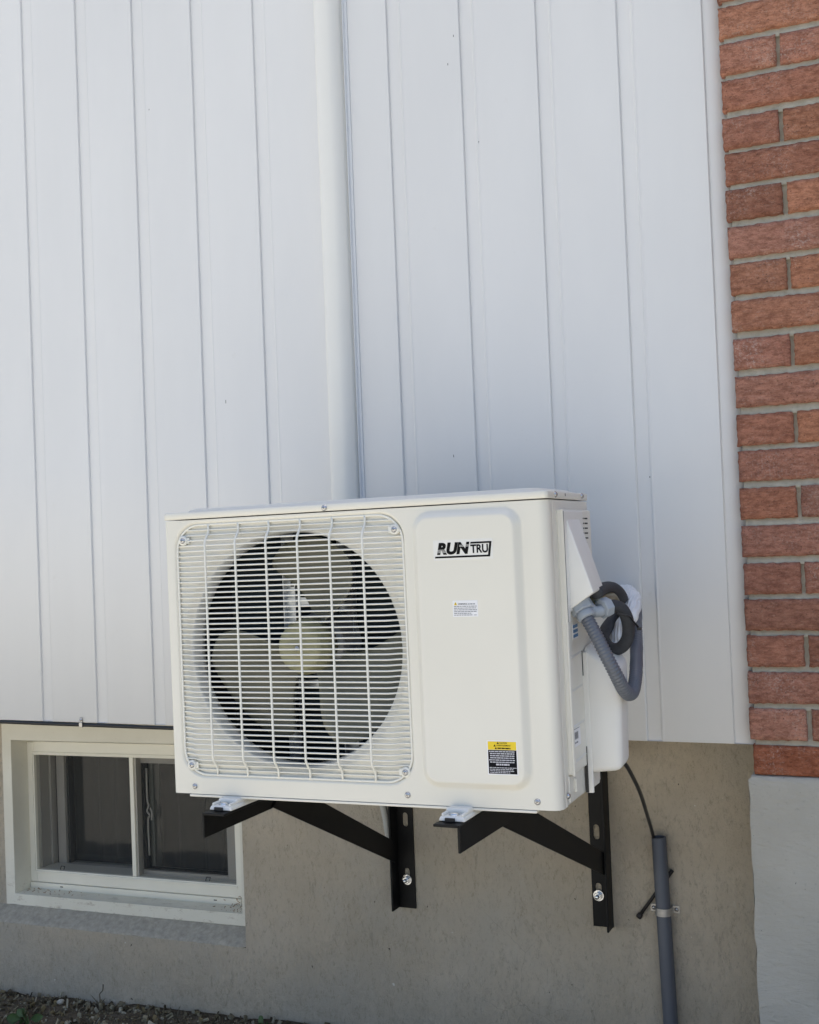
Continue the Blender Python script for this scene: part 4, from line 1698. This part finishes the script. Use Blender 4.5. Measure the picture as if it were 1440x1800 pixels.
# ================================================================== GROUND
def build_ground():
    mb = MB().mat("soil_and_gravel", True)
    xs = [-60, -30, -12, -6, -4] + [-3 + .06 * i for i in range(int(6.2 / .06))] + [4, 6, 12, 30, 60]
    ys = [-60, -30, -15, -8, -5, -3.5, -2.5, -1.8, -1.2, -.9, -.7, -.55] + [-.45 + .03 * i for i in range(22)] + [.4, 8, 30, 60]
    rnd = random.Random(4)
    vs_, fs_ = [], []
    for y in ys:
        for x in xs:
            z = gz(max(-2.5, min(1.0, x)))
            if y < -.2:
                z -= .10 * smooth((-.2 - y) / 3.0)
            if -3 < x < 3 and -1 < y < .17:
                z += rnd.uniform(-.006, .006)
            if y > .165:
                z = gz(max(-2.5, min(1.0, x))) - .12
            vs_.append((x, y, z))
    m = len(xs)
    for j in range(len(ys) - 1):
        for i in range(m - 1):
            fs_.append((j * m + i, j * m + i + 1, (j + 1) * m + i + 1, (j + 1) * m + i))
    mb.add(vs_, fs_)
    g = mb.build("ground", None, recalc=False)
    tag(g, "bare dirt along the foundation", None, None, "structure")
    # loose chips, gravel and leaf litter
    mb = MB().mat("chips", False)
    pal = [(.15, .125, .08), (.22, .185, .12), (.11, .09, .055), (.28, .245, .165), (.08, .064, .04), (.20, .16, .085), (.36, .33, .25)]
    for i in range(3600):
        x = rnd.uniform(-1.2, .55)
        y = FY - .004 - abs(rnd.gauss(0, .12))
        if y < -.5:
            continue
        s = rnd.choice((.0015, .002, .0026, .0034, .0052)) * rnd.uniform(.7, 1.3)
        z = gz(x) + rnd.uniform(-.003, .005)
        kk = rnd.uniform(.8, 1.35)
        mb.col = tuple(c_ * kk for c_ in rnd.choice(pal))
        M = Matrix.Translation((x, y, z)) @ Euler((rnd.uniform(0, 6), rnd.uniform(0, 6), rnd.uniform(0, 6))).to_matrix().to_4x4()
        e = (s * rnd.uniform(.6, 2.2), s * rnd.uniform(.5, 1), s * rnd.uniform(.2, .7))
        if rnd.random() < .12:
            e = (s * 3.6, s * .35, s * .3)
        j = lambda: rnd.uniform(.75, 1.1)
        mb.hexa([(-e[0] * j(), -e[1] * j(), -e[2]), (e[0] * j(), -e[1] * j(), -e[2]), (e[0] * j(), e[1] * j(), -e[2]), (-e[0] * j(), e[1] * j(), -e[2]),
                 (-e[0] * j(), -e[1] * j(), e[2]), (e[0] * j(), -e[1] * j(), e[2]), (e[0] * j(), e[1] * j(), e[2]), (-e[0] * j(), e[1] * j(), e[2])], 0, M=M)
    l = mb.build("gravel_litter", None, recalc=False)
    tag(l, "loose chips, gravel and leaf litter along the foundation", None, None, "stuff")


build_ground()


def blade_strip(mb, base, d, L, w, bend):
    """one curved leaf blade"""
    d = Vector(d).normalized()
    side = d.cross(Vector((0, -1, .2))).normalized()
    vs_, fs_ = [], []
    n_ = 6
    for i in range(n_ + 1):
        t = i / n_
        c = Vector(base) + d * L * t + Vector(bend) * L * t * t
        ww = w * (1 - t) ** .7 * (.5 + min(1, t * 3) * .5)
        vs_ += [c - side * ww + Vector((0, -.0004, 0)), c + side * ww]
    for i in range(n_):
        fs_.append((2 * i, 2 * i + 1, 2 * i + 3, 2 * i + 2))
    mb.add(vs_, fs_)


def leaf(mb, base, d, L, w):
    d = Vector(d).normalized()
    side = d.cross(Vector((.1, -1, .3))).normalized()
    up = side.cross(d)
    vs_ = [Vector(base)]
    prof = [(.15, .35), (.4, .95), (.6, 1), (.8, .7)]
    for t, q in prof:
        wob = random.uniform(.8, 1.15)
        vs_ += [Vector(base) + d * L * t - side * w * q * wob + up * w * .25, Vector(base) + d * L * t + up * 0, Vector(base) + d * L * t + side * w * q + up * w * .25]
    vs_.append(Vector(base) + d * L)
    fs_ = [(0, 2, 1), (0, 3, 2)]
    for i in range(len(prof) - 1):
        o = 1 + 3 * i
        fs_ += [(o, o + 1, o + 4, o + 3), (o + 1, o + 2, o + 5, o + 4)]
    o = 1 + 3 * (len(prof) - 1)
    e = len(vs_) - 1
    fs_ += [(o, o + 1, e), (o + 1, o + 2, e)]
    mb.add(vs_, fs_)


def build_weeds():
    def place(x, y):
        return Vector((x, y, gz(x)))
    # dry sprig
    b = place(-.3206, .124)
    t = thing("weed", "thin dry forked sprig rising against the foundation below the window", "weed", b, "weeds at the wall foot")
    mb = MB().mat("weed_dry", True)
    mb.tube(crv([(0, 0, -.004), (.001, 0, .018), (.0005, 0, .030), (.006, .004, .038), (.008, .004, .052)], 5), .0014, 5)
    mb.build("stem", t)
    mb = MB().mat("weed_dry", False)
    for d, L in (((-.7, 0, 1), .036), ((.5, -.1, .9), .032), ((-.25, -.2, 1), .022), ((.9, -.2, .5), .02)):
        blade_strip(mb, (0, 0, .0), d, L, .0021, (d[0] * .25, 0, -.1))
    mb.build("leaf", t)
    # short sprig
    b = place(-.1059, .124)
    t = thing("weed", "tiny dry sprout right of the forked sprig", "weed", b, "weeds at the wall foot")
    mb = MB().mat("weed_dry", False)
    for d, L in (((.25, 0, 1), .030), ((-.6, -.2, .7), .018), ((.8, -.3, .4), .02)):
        blade_strip(mb, (0, 0, -.002), d, L, .0022, (.1, 0, -.1))
    mb.build("leaf", t)
    # green plants
    for (x, y, n_, s, lab) in ((-.4287, -.001, 9, .032, "low green clump of leaves at the bottom edge, left of the sprigs"),
                               (.1356, .106, 5, .026, "small green broad-leaved seedling against the foundation right of the window")):
        b = place(x, y)
        t = thing("weed", lab, "weed", b, "weeds at the wall foot")
        mb = MB().mat("weed_green", True)
        rnd = random.Random(int(x * 1000) + 500)
        mb2 = MB().mat("weed_green", True)
        for i in range(n_):
            a = rnd.uniform(0, 6.28)
            el = rnd.uniform(.3, 1.1)
            d = Vector((math.cos(a), math.sin(a) * .7 - .2, el))
            st = d.normalized() * s * .5
            mb2.tube([(0, 0, -.003), st * .6, st], .0009, 5)
            leaf(mb, st, (d.x, d.y, el * .3), s * rnd.uniform(.7, 1.1), s * rnd.uniform(.25, .38))
        mb2.build("stem", t)
        mb.build("leaf", t, recalc=False)
    # pale pebble
    bb = bmesh.new()
    bmesh.ops.create_icosphere(bb, subdivisions=3, radius=1)
    rnd = random.Random(2)
    for q in bb.verts:
        k = 1 + .12 * math.sin(q.co.x * 3 + 1) + .08 * math.sin(q.co.y * 4 + q.co.z * 3)
        q.co = Vector((q.co.x * .0105 * k, q.co.y * .007 * k, q.co.z * .0055 * k))
    mb = MB().mat("pebble_stone", True)
    mb.bm(bb)
    bb.free()
    o = mb.build("pebble")
    o.location = place(-.4328, .119) + Vector((0, 0, .004))
    o.rotation_euler = (.2, -.2, .4)
    tag(o, "single pale pebble on the dirt by the foundation", "pebble")
    # dry wisps on the window sill
    mb = MB().mat("straw", False)
    rnd = random.Random(9)
    for i in range(90):
        if i < 55:
            x = .100 - abs(rnd.gauss(0, .035))
        else:
            x = -.50 + abs(rnd.gauss(0, .09))
        y = rnd.uniform(.072, .114)
        z = .3085 + .0042 * (y - .07) / .05 + .014 * (x + .5) + .001
        if rnd.random() < .15 and x > 0:
            y, z = .112, z + rnd.uniform(0, .03)
        a = rnd.uniform(0, 6.28)
        L = rnd.uniform(.003, .012)
        p0 = Vector((x, y, z))
        p1 = p0 + Vector((math.cos(a) * L * .5, math.sin(a) * L * .2, rnd.uniform(0, .003)))
        p2 = p0 + Vector((math.cos(a + .5) * L, math.sin(a + .5) * L * .2, rnd.uniform(0, .006)))
        for p in (p1, p2):
            p.y = min(max(p.y, .071), .113)
        mb.tube([p0, p1, p2], .00065, 4)
    o = mb.build("dry_litter")
    o.scale = (1.0569, 1.0569, 1.0569)  # scaled about the camera along with the window
    o.location = (-.0860, .1210, -.0630)
    tag(o, "brown dry wisps and litter on the window sill", None, None, "stuff")


build_weeds()
